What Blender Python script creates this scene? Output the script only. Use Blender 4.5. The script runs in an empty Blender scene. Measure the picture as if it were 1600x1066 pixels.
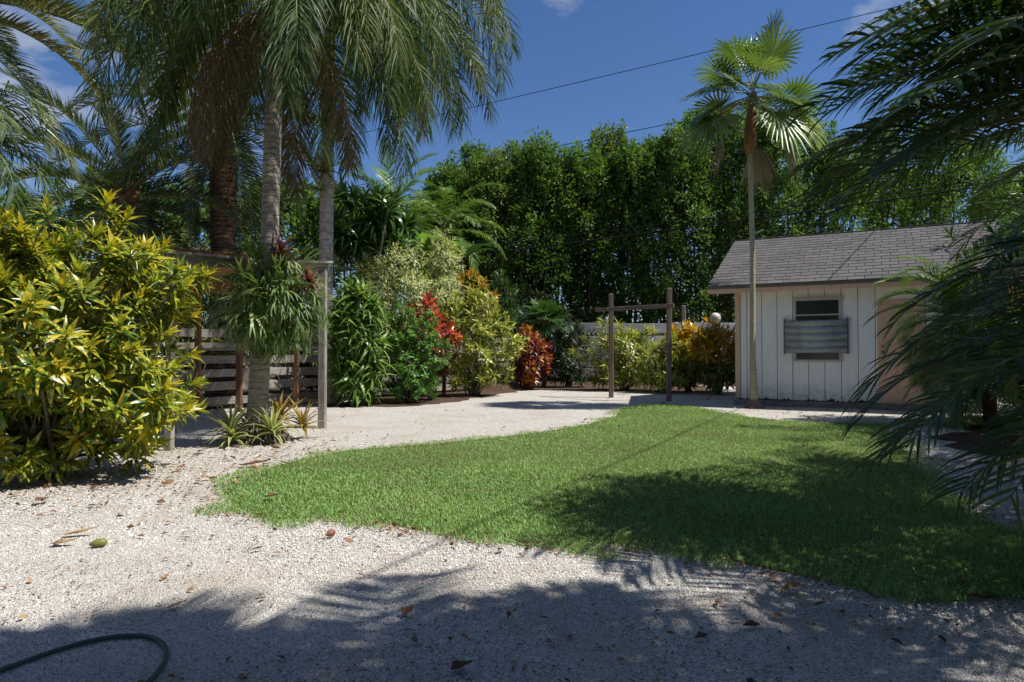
import bpy, bmesh, math, random
import numpy as np
from mathutils import Vector, Matrix

R = math.radians
rng = np.random.default_rng(11)
random.seed(11)
SC = bpy.context.scene
COL = SC.collection

# ------------------------------------------------------------------ camera
F, CX, HY, H = 1067.0, 800.0, 553.0, 1.1      # focal length in photo pixels, centre, horizon row, eye height
cam_data = bpy.data.cameras.new('camera')
cam_data.lens = 24.0
cam_data.sensor_width = 36.0
cam_data.clip_start = 0.05
cam_data.clip_end = 2000
cam = bpy.data.objects.new('camera', cam_data)
cam.location = (0, 0, H)
cam.rotation_euler = (R(90 + math.degrees(math.atan((HY - 533) / F))), 0, 0)
COL.objects.link(cam)
SC.camera = cam

# ------------------------------------------------------------------ sky and sun
SUN_TO = Vector((4.3, -0.75, 6.6)).normalized()           # from the ground towards the sun
sun_el = math.asin(SUN_TO.z)
sun_az = math.atan2(SUN_TO.x, SUN_TO.y)                   # clockwise from +Y
world = bpy.data.worlds.new('World')
SC.world = world
world.use_nodes = True
wn, wl = world.node_tree.nodes, world.node_tree.links
for n in list(wn):
    wn.remove(n)
sky = wn.new('ShaderNodeTexSky')
sky.sky_type = 'NISHITA'
sky.sun_disc = False
sky.sun_elevation = sun_el
sky.sun_rotation = sun_az
sky.altitude = 0
sky.air_density = 1.0
sky.dust_density = 0.3
sky.ozone_density = 5.0
gam = wn.new('ShaderNodeHueSaturation')
gam.inputs['Saturation'].default_value = 1.15
gam.inputs['Value'].default_value = 1.6
gam.inputs['Hue'].default_value = 0.508
wl.new(sky.outputs[0], gam.inputs['Color'])
tcw = wn.new('ShaderNodeTexCoord')
mpw = wn.new('ShaderNodeMapping')
mpw.inputs['Scale'].default_value = (1.0, 1.0, 2.1)
mpw.inputs['Location'].default_value = (5.2, 1.0, 0.2)
wl.new(tcw.outputs['Generated'], mpw.inputs['Vector'])
nzw = wn.new('ShaderNodeTexNoise')
nzw.inputs['Scale'].default_value = 2.6
nzw.inputs['Detail'].default_value = 9
nzw.inputs['Roughness'].default_value = 0.58
wl.new(mpw.outputs[0], nzw.inputs['Vector'])
rpw = wn.new('ShaderNodeValToRGB')
rpw.color_ramp.elements[0].position = 0.545
rpw.color_ramp.elements[1].position = 0.71
wl.new(nzw.outputs['Fac'], rpw.inputs['Fac'])
mxw = wn.new('ShaderNodeMix')
mxw.data_type = 'RGBA'
wl.new(rpw.outputs['Color'], mxw.inputs['Factor'])
wl.new(gam.outputs[0], mxw.inputs['A'])
mxw.inputs['B'].default_value = (11, 11.2, 11.6, 1)
bgw = wn.new('ShaderNodeBackground')
bgw.inputs['Strength'].default_value = 0.05
wl.new(mxw.outputs['Result'], bgw.inputs['Color'])
wow = wn.new('ShaderNodeOutputWorld')
wl.new(bgw.outputs[0], wow.inputs['Surface'])

sd = bpy.data.lights.new('sun', 'SUN')
sd.energy = 5.0
sd.angle = R(0.53)
sd.color = (1.0, 0.955, 0.88)
sun = bpy.data.objects.new('sun', sd)
sun.location = (20, -4, 30)
sun.rotation_euler = SUN_TO.to_track_quat('Z', 'Y').to_euler()
COL.objects.link(sun)
SC.view_settings.view_transform = 'Standard'
SC.view_settings.look = 'None'
SC.view_settings.exposure = 0.40
SC.view_settings.gamma = 1.0
SC.cycles.max_bounces = 6
SC.cycles.diffuse_bounces = 3
SC.cycles.transmission_bounces = 4
SC.cycles.glossy_bounces = 2
SC.cycles.caustics_reflective = False
SC.cycles.caustics_refractive = False
SC.cycles.use_denoising = True

# ------------------------------------------------------------------ helpers
def P(px, py, y):
    return np.array([(px - CX) / F * y, y, H + (HY - py) / F * y])

def G(px, py):
    y = F * H / (py - HY)
    return np.array([(px - CX) / F * y, y])

def nrm(a):
    return a / np.maximum(np.linalg.norm(a, axis=-1, keepdims=True), 1e-9)

def tag(o, label=None, cat=None, group=None, kind=None):
    if label: o['label'] = label
    if cat: o['category'] = cat
    if group: o['group'] = group
    if kind: o['kind'] = kind
    return o

def thing(name, label, cat, loc=(0, 0, 0), rotz=0.0, group=None):
    o = bpy.data.objects.new(name, None)
    o.empty_display_size = 0.2
    o.location = tuple(float(c) for c in loc)
    o.rotation_euler = (0, 0, rotz)
    COL.objects.link(o)
    return tag(o, label, cat, group)

def link(name, mesh, parent=None, loc=(0, 0, 0)):
    o = bpy.data.objects.new(name, mesh)
    o.location = tuple(float(c) for c in loc)
    COL.objects.link(o)
    if parent is not None:
        o.parent = parent
    return o

class MB:
    """collects vertices and faces (numpy blocks) for ONE mesh"""
    def __init__(s):
        s.v, s.f, s.a, s.n = [], [], [], 0
    def add(s, v, f, a=(0.5, 0.5, 0.0)):
        v = np.asarray(v, float).reshape(-1, 3)
        f = np.asarray(f, np.int64)
        a = np.asarray(a, float)
        if a.ndim == 1:
            a = np.tile(a, (len(v), 1))
        s.v.append(v); s.f.append(f + s.n); s.a.append(a); s.n += len(v)
    def mesh(s, name, mats, origin=(0, 0, 0), smooth=False):
        me = bpy.data.meshes.new(name)
        v = np.concatenate(s.v) - np.asarray(origin, float)
        me.vertices.add(len(v))
        me.vertices.foreach_set('co', v.astype(np.float32).ravel())
        tot = np.concatenate([np.full(len(f), f.shape[1]) for f in s.f])
        idx = np.concatenate([f.ravel() for f in s.f])
        me.loops.add(len(idx))
        me.loops.foreach_set('vertex_index', idx.astype(np.int32))
        me.polygons.add(len(tot))
        st = np.concatenate([[0], np.cumsum(tot)[:-1]])
        me.polygons.foreach_set('loop_start', st.astype(np.int32))
        if smooth:
            me.polygons.foreach_set('use_smooth', np.ones(len(tot), bool))
        at = me.attributes.new('leaf', 'FLOAT_VECTOR', 'POINT')
        at.data.foreach_set('vector', np.concatenate(s.a).astype(np.float32).ravel())
        me.update(calc_edges=True)
        for m in (mats if isinstance(mats, (list, tuple)) else [mats]):
            me.materials.append(m)
        return me
    def build(s, name, mats, parent=None, smooth=False, origin=None):
        # geometry is given in world space; a child's mesh is stored relative to its parent's base point
        org = origin if origin is not None else (tuple(parent.location) if parent is not None and parent.type == 'EMPTY' else (0, 0, 0))
        if parent is not None and parent.type != 'EMPTY':
            org = tuple(parent.parent.location) if parent.parent else tuple(parent.location)
        me = s.mesh(name, mats, org, smooth)
        return link(name, me, parent, (0, 0, 0) if parent is not None else org)

def tube(mb, pts, rad, ns=8, a=(0.5, 0.5, 0.0), cap=True):
    pts = np.asarray(pts, float)
    rad = np.broadcast_to(np.asarray(rad, float), (len(pts),))
    T = nrm(np.gradient(pts, axis=0))
    ref = np.array([0.0, 0.0, 1.0]) if abs(T[:, 2]).mean() < 0.8 else np.array([0.0, 1.0, 0.0])
    S = nrm(np.cross(T, ref)); U = np.cross(S, T)
    th = np.linspace(0, 2 * np.pi, ns, endpoint=False)
    v = pts[:, None] + rad[:, None, None] * (np.cos(th)[None, :, None] * S[:, None] + np.sin(th)[None, :, None] * U[:, None])
    n = len(pts)
    i, j = np.meshgrid(np.arange(n - 1), np.arange(ns), indexing='ij')
    j2 = (j + 1) % ns
    f = np.stack([i * ns + j, i * ns + j2, (i + 1) * ns + j2, (i + 1) * ns + j], -1).reshape(-1, 4)
    mb.add(v.reshape(-1, 3), f, a)
    if cap:
        for r in (0, n - 1):
            ring = v[r]
            vv = np.concatenate([ring, ring.mean(0, keepdims=True)])
            k = np.arange(ns)
            mb.add(vv, np.stack([k, (k + 1) % ns, np.full(ns, ns)], -1), a)

def bez(p0, p1, p2, n=10):
    t = np.linspace(0, 1, n)[:, None]
    return (1 - t) ** 2 * np.asarray(p0) + 2 * t * (1 - t) * np.asarray(p1) + t * t * np.asarray(p2)

def box(name, parent, c, size, mat, rot=None, bevel=0.004, label=None):
    """a bevelled box, c and rot in the parent's frame"""
    bm = bmesh.new()
    bmesh.ops.create_cube(bm, size=1.0)
    bmesh.ops.scale(bm, vec=size, verts=bm.verts)
    if bevel:
        bmesh.ops.bevel(bm, geom=list(bm.edges), offset=min(bevel, min(size) * 0.3), segments=1, affect='EDGES')
    me = bpy.data.meshes.new(name)
    bm.to_mesh(me); bm.free()
    me.materials.append(mat)
    o = link(name, me, parent, c)
    if rot is not None:
        o.rotation_mode = 'QUATERNION'
        o.rotation_quaternion = rot
    if label: o['label'] = label
    return o

def beam(name, parent, a, b, w, h, mat, bevel=0.004, roll=0.0):
    """a plank from a to b in the parent's frame; w across, h upright"""
    a, b = Vector(a), Vector(b)
    d = (b - a)
    q = d.to_track_quat('X', 'Z')
    if roll: q = q @ Vector((1, 0, 0)).rotation_difference(Vector((1, 0, 0))) @ Matrix.Rotation(roll, 3, 'X').to_quaternion()
    return box(name, parent, (a + b) / 2, (d.length, w, h), mat, q, bevel)

# ------------------------------------------------------------------ materials
def new_mat(name):
    m = bpy.data.materials.new(name)
    m.use_nodes = True
    nt = m.node_tree
    b = nt.nodes['Principled BSDF']
    return m, nt, b

def mixc(nt, fac, a, b, mode='MIX'):
    n = nt.nodes.new('ShaderNodeMix'); n.data_type = 'RGBA'; n.blend_type = mode
    for key, val in (('Factor', fac), ('A', a), ('B', b)):
        if isinstance(val, (tuple, list)): n.inputs[key].default_value = (*val, 1)
        elif isinstance(val, (int, float)): n.inputs[key].default_value = val
        else: nt.links.new(val, n.inputs[key])
    return n.outputs['Result']

def maprange(nt, v, a, b, c=0.0, d=1.0):
    n = nt.nodes.new('ShaderNodeMapRange')
    nt.links.new(v, n.inputs[0])
    for i, x in enumerate((a, b, c, d)): n.inputs[i + 1].default_value = x
    return n.outputs[0]

def noise(nt, vec, scale, detail=4, rough=0.55):
    n = nt.nodes.new('ShaderNodeTexNoise')
    n.inputs['Scale'].default_value = scale
    n.inputs['Detail'].default_value = detail
    n.inputs['Roughness'].default_value = rough
    if vec is not None: nt.links.new(vec, n.inputs['Vector'])
    return n.outputs['Fac']

def coords(nt, kind='Object', scale=None):
    if kind == 'Position':
        o = nt.nodes.new('ShaderNodeNewGeometry').outputs['Position']
    else:
        o = nt.nodes.new('ShaderNodeTexCoord').outputs[kind]
    if scale is not None:
        mp = nt.nodes.new('ShaderNodeMapping')
        mp.inputs['Scale'].default_value = scale
        nt.links.new(o, mp.inputs['Vector'])
        o = mp.outputs[0]
    return o

def bump(nt, b, h, strength=0.3, dist=0.01):
    n = nt.nodes.new('ShaderNodeBump')
    n.inputs['Strength'].default_value = strength
    n.inputs['Distance'].default_value = dist
    nt.links.new(h, n.inputs['Height'])
    nt.links.new(n.outputs[0], b.inputs['Normal'])

def leafmat(name, ramp, var=None, edge=None, mid=None, trans=0.3, rough=0.42, spec=0.35, old=None):
    """ramp: (position, colour) by the leaf's own random value; var: blotches; edge / mid: colour across the blade"""
    m, nt, b = new_mat(name)
    at = nt.nodes.new('ShaderNodeAttribute'); at.attribute_name = 'leaf'
    sp = nt.nodes.new('ShaderNodeSeparateXYZ')
    nt.links.new(at.outputs['Vector'], sp.inputs[0])
    cr = nt.nodes.new('ShaderNodeValToRGB')
    el = cr.color_ramp.elements
    while len(el) < len(ramp): el.new(0.5)
    for e, (p, c) in zip(el, ramp):
        e.position = p; e.color = (*c, 1)
    nt.links.new(sp.outputs[0], cr.inputs[0])
    c = cr.outputs[0]
    pos = coords(nt, 'Position')
    big = noise(nt, pos, 1.7, 3)
    c = mixc(nt, maprange(nt, big, 0.35, 0.65, 0.0, 0.35), c, mixc(nt, 1.0, c, (0.62, 0.7, 0.5), 'MULTIPLY'))
    if var:
        col, sc, th, wd = var
        f = maprange(nt, noise(nt, pos, sc, 3, 0.6), th - wd, th + wd)
        c = mixc(nt, f, c, col)
    ab = nt.nodes.new('ShaderNodeMath'); ab.operation = 'ABSOLUTE'
    nt.links.new(sp.outputs[2], ab.inputs[0])
    if edge:
        c = mixc(nt, maprange(nt, ab.outputs[0], edge[1] - 0.1, edge[1] + 0.1), c, edge[0])
    if mid:
        c = mixc(nt, maprange(nt, ab.outputs[0], mid[1] + 0.1, mid[1] - 0.1), c, mid[0])
    nt.links.new(c, b.inputs['Base Color'])
    b.inputs['Roughness'].default_value = rough
    b.inputs['Specular IOR Level'].default_value = spec
    tr = nt.nodes.new('ShaderNodeBsdfTranslucent')
    nt.links.new(mixc(nt, 1.0, c, (1.25, 1.3, 0.6), 'MULTIPLY'), tr.inputs['Color'])
    mx = nt.nodes.new('ShaderNodeMixShader'); mx.inputs[0].default_value = trans
    nt.links.new(b.outputs[0], mx.inputs[1]); nt.links.new(tr.outputs[0], mx.inputs[2])
    nt.links.new(mx.outputs[0], nt.nodes['Material Output'].inputs['Surface'])
    return m

def barkmat(name, c1, c2, scale=(8, 8, 3), ring=None, rough=0.9, bstr=0.6, dist=0.02, moss=None):
    m, nt, b = new_mat(name)
    o = coords(nt, 'Object')
    o2 = coords(nt, 'Object', scale)
    f = noise(nt, o2, 1.0, 6, 0.65)
    c = mixc(nt, maprange(nt, f, 0.3, 0.7), c1, c2)
    h = f
    if ring:
        per, colr = ring
        w = nt.nodes.new('ShaderNodeTexWave'); w.wave_type = 'BANDS'; w.bands_direction = 'Z'
        w.inputs['Scale'].default_value = 0.314 / per
        w.inputs['Distortion'].default_value = 4.5
        w.inputs['Detail'].default_value = 3
        w.inputs['Detail Scale'].default_value = 2
        nt.links.new(o, w.inputs['Vector'])
        rf0 = maprange(nt, w.outputs['Fac'], 0.0, 0.16, 0.85, 0.0)
        gm = nt.nodes.new('ShaderNodeMath'); gm.operation = 'MULTIPLY'
        nt.links.new(rf0, gm.inputs[0]); nt.links.new(maprange(nt, noise(nt, o, 5.0, 4, 0.6), 0.38, 0.6), gm.inputs[1])
        rf = gm.outputs[0]
        c = mixc(nt, rf, c, colr)
        mm = nt.nodes.new('ShaderNodeMath'); mm.operation = 'SUBTRACT'
        nt.links.new(h, mm.inputs[0]); nt.links.new(rf, mm.inputs[1])
        h = mm.outputs[0]
    if moss:
        c = mixc(nt, maprange(nt, noise(nt, o, 3.0, 5), 0.52, 0.68), c, moss)
    nt.links.new(c, b.inputs['Base Color'])
    b.inputs['Roughness'].default_value = rough
    b.inputs['Specular IOR Level'].default_value = 0.2
    bump(nt, b, h, bstr, dist)
    return m

def woodmat(name, c1, c2, grain=(2, 40, 40), rough=0.85, stain=None):
    m, nt, b = new_mat(name)
    o2 = coords(nt, 'Object', grain)
    f = noise(nt, o2, 1.0, 6, 0.6)
    oi = nt.nodes.new('ShaderNodeObjectInfo')
    c = mixc(nt, maprange(nt, f, 0.3, 0.72), c1, c2)
    k = nt.nodes.new('ShaderNodeMath'); k.operation = 'MULTIPLY_ADD'
    nt.links.new(oi.outputs['Random'], k.inputs[0]); k.inputs[1].default_value = 0.4; k.inputs[2].default_value = 0.78
    cb = nt.nodes.new('ShaderNodeCombineXYZ')
    for i in range(3): nt.links.new(k.outputs[0], cb.inputs[i])
    c = mixc(nt, 1.0, c, cb.outputs[0], 'MULTIPLY')
    if stain:
        c = mixc(nt, maprange(nt, noise(nt, coords(nt, 'Position'), 3.5, 5, 0.7), 0.5, 0.7, 0, 0.8), c, stain)
    nt.links.new(c, b.inputs['Base Color'])
    b.inputs['Roughness'].default_value = rough
    b.inputs['Specular IOR Level'].default_value = 0.2
    bump(nt, b, f, 0.5, 0.006)
    return m

def plainmat(name, c, rough=0.6, metal=0.0, c2=None, scale=6.0, bstr=0.0, spec=0.4):
    m, nt, b = new_mat(name)
    if c2:
        f = noise(nt, coords(nt, 'Object'), scale, 6, 0.65)
        nt.links.new(mixc(nt, maprange(nt, f, 0.35, 0.68), c, c2), b.inputs['Base Color'])
        if bstr: bump(nt, b, f, bstr, 0.01)
    else:
        b.inputs['Base Color'].default_value = (*c, 1)
    b.inputs['Roughness'].default_value = rough
    b.inputs['Metallic'].default_value = metal
    b.inputs['Specular IOR Level'].default_value = spec
    return m

M = {}
M['grass'] = leafmat('grass_blades', [(0.0, (0.13, 0.25, 0.065)), (0.55, (0.25, 0.415, 0.13)), (0.9, (0.37, 0.515, 0.20)), (1.0, (0.42, 0.37, 0.20))], trans=0.3, rough=0.5, spec=0.25)
M['croton_yellow'] = leafmat('croton_yellow', [(0, (0.045, 0.11, 0.018)), (0.35, (0.11, 0.20, 0.022)), (0.7, (0.30, 0.33, 0.03)), (1, (0.55, 0.43, 0.035))], var=((0.62, 0.50, 0.045), 26, 0.56, 0.05), rough=0.33, spec=0.5)
M['croton_lime'] = leafmat('croton_lime', [(0, (0.07, 0.14, 0.025)), (0.5, (0.24, 0.30, 0.045)), (1, (0.52, 0.48, 0.09))], var=((0.5, 0.46, 0.08), 20, 0.56, 0.05), rough=0.35, spec=0.5)
M['croton_gold'] = leafmat('croton_gold', [(0, (0.11, 0.13, 0.02)), (0.35, (0.45, 0.30, 0.03)), (0.8, (0.72, 0.42, 0.025)), (1, (0.75, 0.22, 0.03))], rough=0.33, spec=0.5)
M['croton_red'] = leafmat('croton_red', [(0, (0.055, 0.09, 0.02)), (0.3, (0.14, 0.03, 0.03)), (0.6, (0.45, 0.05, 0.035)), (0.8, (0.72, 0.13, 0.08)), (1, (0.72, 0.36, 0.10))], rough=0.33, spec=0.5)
M['croton_maroon'] = leafmat('croton_maroon', [(0, (0.07, 0.022, 0.025)), (0.45, (0.22, 0.03, 0.028)), (0.75, (0.5, 0.16, 0.03)), (1, (0.65, 0.36, 0.04))], rough=0.35, spec=0.5)
M['croton_orange'] = leafmat('croton_orange', [(0, (0.06, 0.1, 0.02)), (0.4, (0.25, 0.26, 0.03)), (0.75, (0.5, 0.33, 0.03)), (1, (0.6, 0.16, 0.02))], rough=0.35, spec=0.5)
M['dracaena'] = leafmat('dracaena_leaf', [(0, (0.045, 0.11, 0.022)), (0.6, (0.115, 0.22, 0.035)), (0.93, (0.23, 0.33, 0.065)), (1, (0.33, 0.3, 0.12))], rough=0.4, spec=0.4, trans=0.3)
M['dracaena_dark'] = leafmat('dracaena_dark', [(0, (0.03, 0.075, 0.02)), (0.7, (0.08, 0.165, 0.032)), (1, (0.16, 0.26, 0.05))], rough=0.32, spec=0.5, trans=0.2)
M['song'] = leafmat('pale_margined_leaf', [(0, (0.17, 0.25, 0.08)), (1, (0.36, 0.43, 0.16))], edge=((0.64, 0.66, 0.36), 0.3), rough=0.45, trans=0.3)
M['shrub_green'] = leafmat('shrub_green', [(0, (0.05, 0.14, 0.024)), (0.6, (0.11, 0.26, 0.04)), (1, (0.2, 0.38, 0.065))], rough=0.4)
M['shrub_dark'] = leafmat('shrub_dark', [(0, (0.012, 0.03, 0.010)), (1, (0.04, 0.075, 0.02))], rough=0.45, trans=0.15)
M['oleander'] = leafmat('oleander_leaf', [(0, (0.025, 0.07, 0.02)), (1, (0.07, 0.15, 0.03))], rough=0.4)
M['hedge'] = leafmat('hedge_leaf', [(0, (0.045, 0.10, 0.022)), (0.6, (0.12, 0.215, 0.046)), (1, (0.24, 0.345, 0.085))], rough=0.5, spec=0.25, trans=0.38)
M['hedge_b'] = leafmat('hedge_leaf_olive', [(0, (0.06, 0.10, 0.026)), (0.6, (0.15, 0.22, 0.055)), (1, (0.27, 0.34, 0.10))], rough=0.5, spec=0.25, trans=0.38)
M['queen'] = leafmat('queen_palm_leaflet', [(0, (0.035, 0.07, 0.022)), (0.5, (0.08, 0.13, 0.036)), (0.8, (0.18, 0.20, 0.06)), (1, (0.34, 0.27, 0.11))], rough=0.5, spec=0.25, trans=0.3)
M['dead'] = leafmat('dead_frond', [(0, (0.09, 0.07, 0.05)), (0.5, (0.20, 0.15, 0.095)), (1, (0.40, 0.33, 0.20))], rough=0.7, spec=0.2, trans=0.25)
M['date'] = leafmat('date_palm_leaflet', [(0, (0.03, 0.06, 0.022)), (0.5, (0.075, 0.11, 0.035)), (0.85, (0.19, 0.20, 0.05)), (1, (0.36, 0.28, 0.06))], rough=0.36, spec=0.5, trans=0.25)
M['areca'] = leafmat('areca_leaflet', [(0, (0.018, 0.045, 0.012)), (0.6, (0.045, 0.09, 0.018)), (0.92, (0.10, 0.15, 0.025)), (1, (0.3, 0.2, 0.05))], rough=0.4, spec=0.35, trans=0.22)
M['pygmy'] = leafmat('pygmy_date_leaflet', [(0, (0.06, 0.13, 0.03)), (0.6, (0.16, 0.27, 0.05)), (1, (0.32, 0.42, 0.09))], rough=0.38, spec=0.45, trans=0.3)
M['thatch'] = leafmat('thatch_palm_leaf', [(0, (0.045, 0.095, 0.03)), (0.6, (0.115, 0.19, 0.055)), (1, (0.27, 0.32, 0.11))], rough=0.36, spec=0.45, trans=0.3)
M['dead_grey'] = leafmat('dead_fan_leaf', [(0, (0.13, 0.10, 0.07)), (0.5, (0.25, 0.20, 0.14)), (1, (0.40, 0.34, 0.25))], rough=0.75, spec=0.15, trans=0.15)
M['stag'] = leafmat('staghorn_leaf', [(0, (0.06, 0.12, 0.035)), (0.6, (0.17, 0.26, 0.08)), (1, (0.36, 0.42, 0.16))], rough=0.45, spec=0.35, trans=0.25)
M['shield'] = leafmat('staghorn_shield', [(0, (0.10, 0.07, 0.04)), (0.5, (0.12, 0.15, 0.05)), (1, (0.16, 0.24, 0.08))], rough=0.55, spec=0.3, trans=0.15)
M['brom'] = leafmat('bromeliad_leaf', [(0, (0.14, 0.20, 0.05)), (0.6, (0.28, 0.33, 0.10)), (1, (0.45, 0.42, 0.16))], edge=((0.62, 0.60, 0.34), 0.62), rough=0.4, spec=0.4)
M['brom_gold'] = leafmat('bromeliad_gold', [(0, (0.18, 0.13, 0.04)), (0.6, (0.36, 0.25, 0.07)), (1, (0.5, 0.38, 0.13))], rough=0.4, spec=0.4)
M['brom_red'] = leafmat('bromeliad_red', [(0, (0.06, 0.02, 0.025)), (0.6, (0.16, 0.035, 0.035)), (1, (0.32, 0.10, 0.06))], rough=0.4, spec=0.4)
M['banana'] = leafmat('banana_leaf', [(0, (0.10, 0.22, 0.03)), (1, (0.2, 0.36, 0.06))], rough=0.4, trans=0.4)
M['rachis'] = plainmat('palm_rib', (0.22, 0.25, 0.08), 0.5, c2=(0.14, 0.17, 0.05), scale=3)
M['rachis_dark'] = plainmat('palm_rib_dark', (0.07, 0.085, 0.03), 0.5)
M['bark_queen'] = barkmat('palm_trunk_grey', (0.19, 0.16, 0.135), (0.42, 0.37, 0.32), (9, 9, 30), ring=(0.075, (0.15, 0.125, 0.105)), bstr=0.8)
M['bark_queen2'] = barkmat('palm_trunk_pale', (0.22, 0.20, 0.17), (0.48, 0.45, 0.40), (9, 9, 8), ring=(0.2, (0.2, 0.18, 0.155)), bstr=0.6, moss=(0.25, 0.25, 0.2))
M['bark_date'] = barkmat('date_trunk', (0.10, 0.055, 0.035), (0.27, 0.17, 0.11), (7, 7, 30), ring=(0.11, (0.03, 0.018, 0.012)), bstr=1.0, dist=0.05)
M['bark_thatch'] = barkmat('thatch_trunk', (0.27, 0.24, 0.16), (0.46, 0.43, 0.31), (20, 20, 30), ring=(0.07, (0.22, 0.19, 0.12)), bstr=0.5, dist=0.008)
M['fibre'] = barkmat('palm_fibre', (0.16, 0.075, 0.04), (0.36, 0.2, 0.11), (26, 26, 8), bstr=1.0)
M['roots'] = barkmat('palm_roots', (0.10, 0.075, 0.06), (0.3, 0.24, 0.2), (40, 40, 4), bstr=1.0)
M['bark_tree'] = barkmat('tree_bark', (0.035, 0.027, 0.02), (0.11, 0.09, 0.07), (9, 9, 3))
M['stem'] = barkmat('shrub_stem', (0.07, 0.055, 0.04), (0.2, 0.17, 0.13), (30, 30, 8), dist=0.004)
M['stem_pale'] = barkmat('cane_stem', (0.2, 0.17, 0.12), (0.36, 0.31, 0.23), (30, 30, 12), dist=0.004)
M['wood_grey'] = woodmat('weathered_wood', (0.17, 0.155, 0.14), (0.40, 0.375, 0.34), stain=(0.10, 0.085, 0.07))
M['wood_fence'] = woodmat('fence_board', (0.17, 0.155, 0.14), (0.38, 0.355, 0.325), stain=(0.09, 0.075, 0.06))
M['wood_brown'] = woodmat('brown_timber', (0.095, 0.05, 0.03), (0.24, 0.13, 0.075), stain=(0.06, 0.045, 0.035))
M['wood_dark'] = woodmat('dark_timber', (0.085, 0.06, 0.05), (0.23, 0.18, 0.155))
M['wood_roof'] = woodmat('roof_board', (0.17, 0.075, 0.035), (0.36, 0.18, 0.09))
M['wood_white'] = woodmat('white_fence_board', (0.5, 0.5, 0.48), (0.68, 0.68, 0.66), stain=(0.36, 0.35, 0.33))

# ------------------------------------------------------------------ ground
def ground_sheet():
    xs = np.concatenate([-np.geomspace(400, 14, 16), np.arange(-13.5, 13.6, 0.3), np.geomspace(14, 400, 16)])
    ys = np.concatenate([-np.geomspace(300, 4, 14), np.arange(-3.5, 0.9, 0.5), np.arange(1.0, 8.0, 0.15), np.arange(8, 27, 0.4), np.geomspace(27.5, 700, 20)])
    X, Y = np.meshgrid(xs, ys, indexing='ij')
    Z = -0.007 + 0.003 * np.sin(X * 2.3 + 1.1 * np.sin(Y * 1.7)) + 0.003 * np.sin(Y * 3.1 + X * 1.3)
    n, m = X.shape
    i, j = np.meshgrid(np.arange(n - 1), np.arange(m - 1), indexing='ij')
    f = np.stack([i * m + j, (i + 1) * m + j, (i + 1) * m + j + 1, i * m + j + 1], -1).reshape(-1, 4)
    mb = MB(); mb.add(np.stack([X, Y, Z], -1).reshape(-1, 3), f)
    mt, nt, b = new_mat('coral_gravel')
    pos = coords(nt, 'Position')
    vor = nt.nodes.new('ShaderNodeTexVoronoi'); vor.inputs['Scale'].default_value = 130
    nt.links.new(pos, vor.inputs['Vector'])
    sx = nt.nodes.new('ShaderNodeSeparateColor'); nt.links.new(vor.outputs['Color'], sx.inputs[0])
    c = mixc(nt, sx.outputs[0], (0.38, 0.355, 0.32), (0.78, 0.75, 0.69))
    c = mixc(nt, maprange(nt, sx.outputs[1], 0.86, 0.93), c, (0.17, 0.13, 0.10))
    patch = noise(nt, pos, 1.1, 6, 0.65)
    c = mixc(nt, maprange(nt, patch, 0.46, 0.70, 0, 0.6), c, (0.42, 0.35, 0.28))
    fine = noise(nt, pos, 9.0, 5, 0.7)
    c = mixc(nt, maprange(nt, fine, 0.58, 0.72, 0, 0.5), c, (0.26, 0.19, 0.14))
    nt.links.new(c, b.inputs['Base Color'])
    b.inputs['Roughness'].default_value = 0.9
    b.inputs['Specular IOR Level'].default_value = 0.15
    bump(nt, b, vor.outputs['Distance'], 0.9, 0.012)
    o = mb.build('gravel_ground', mt, smooth=True)
    tag(o, 'pale crushed coral gravel covering the yard', kind='structure')

ground_sheet()

LAWN_PX = [(335, 768), (400, 735), (470, 716), (540, 703), (620, 697), (700, 690), (780, 682), (850, 674), (920, 662), (962, 650), (972, 638),
           (1010, 632), (1060, 633), (1110, 641), (1160, 650), (1220, 657), (1300, 660), (1380, 662), (1410, 690), (1440, 730), (1480, 785),
           (1530, 810), (1620, 838), (1720, 850), (1760, 932), (1600, 926), (1450, 919), (1300, 907), (1230, 896), (1150, 880), (1060, 865),
           (1000, 857), (930, 850), (850, 843), (780, 838), (700, 834), (640, 828), (590, 818), (550, 806), (500, 806), (440, 812), (400, 808), (370, 797)]
LAWN = np.array([G(*p) for p in LAWN_PX])

def in_poly(x, y, poly):
    inside = np.zeros(len(x), bool)
    n = len(poly)
    for i in range(n):
        x1, y1 = poly[i]; x2, y2 = poly[(i + 1) % n]
        c = ((y1 > y) != (y2 > y)) & (x < (x2 - x1) * (y - y1) / (y2 - y1 + 1e-12) + x1)
        inside ^= c
    return inside

def poly_dist(x, y, poly):
    d = np.full(len(x), 1e9)
    n = len(poly)
    for i in range(n):
        a = poly[i]; b = poly[(i + 1) % n]; ab = b - a
        t = np.clip(((x - a[0]) * ab[0] + (y - a[1]) * ab[1]) / (ab @ ab), 0, 1)
        d = np.minimum(d, np.hypot(x - a[0] - t * ab[0], y - a[1] - t * ab[1]))
    return d

def sheet(name, pts, z, mat, label):
    bm = bmesh.new()
    vs = [bm.verts.new((p[0], p[1], z)) for p in pts]
    f = bm.faces.new(vs)
    bm.normal_update()
    if f.normal.z < 0: f.normal_flip()
    bmesh.ops.triangulate(bm, faces=bm.faces[:])
    me = bpy.data.meshes.new(name); bm.to_mesh(me); bm.free()
    me.materials.append(mat)
    o = link(name, me)
    return tag(o, label, kind='structure')

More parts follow.
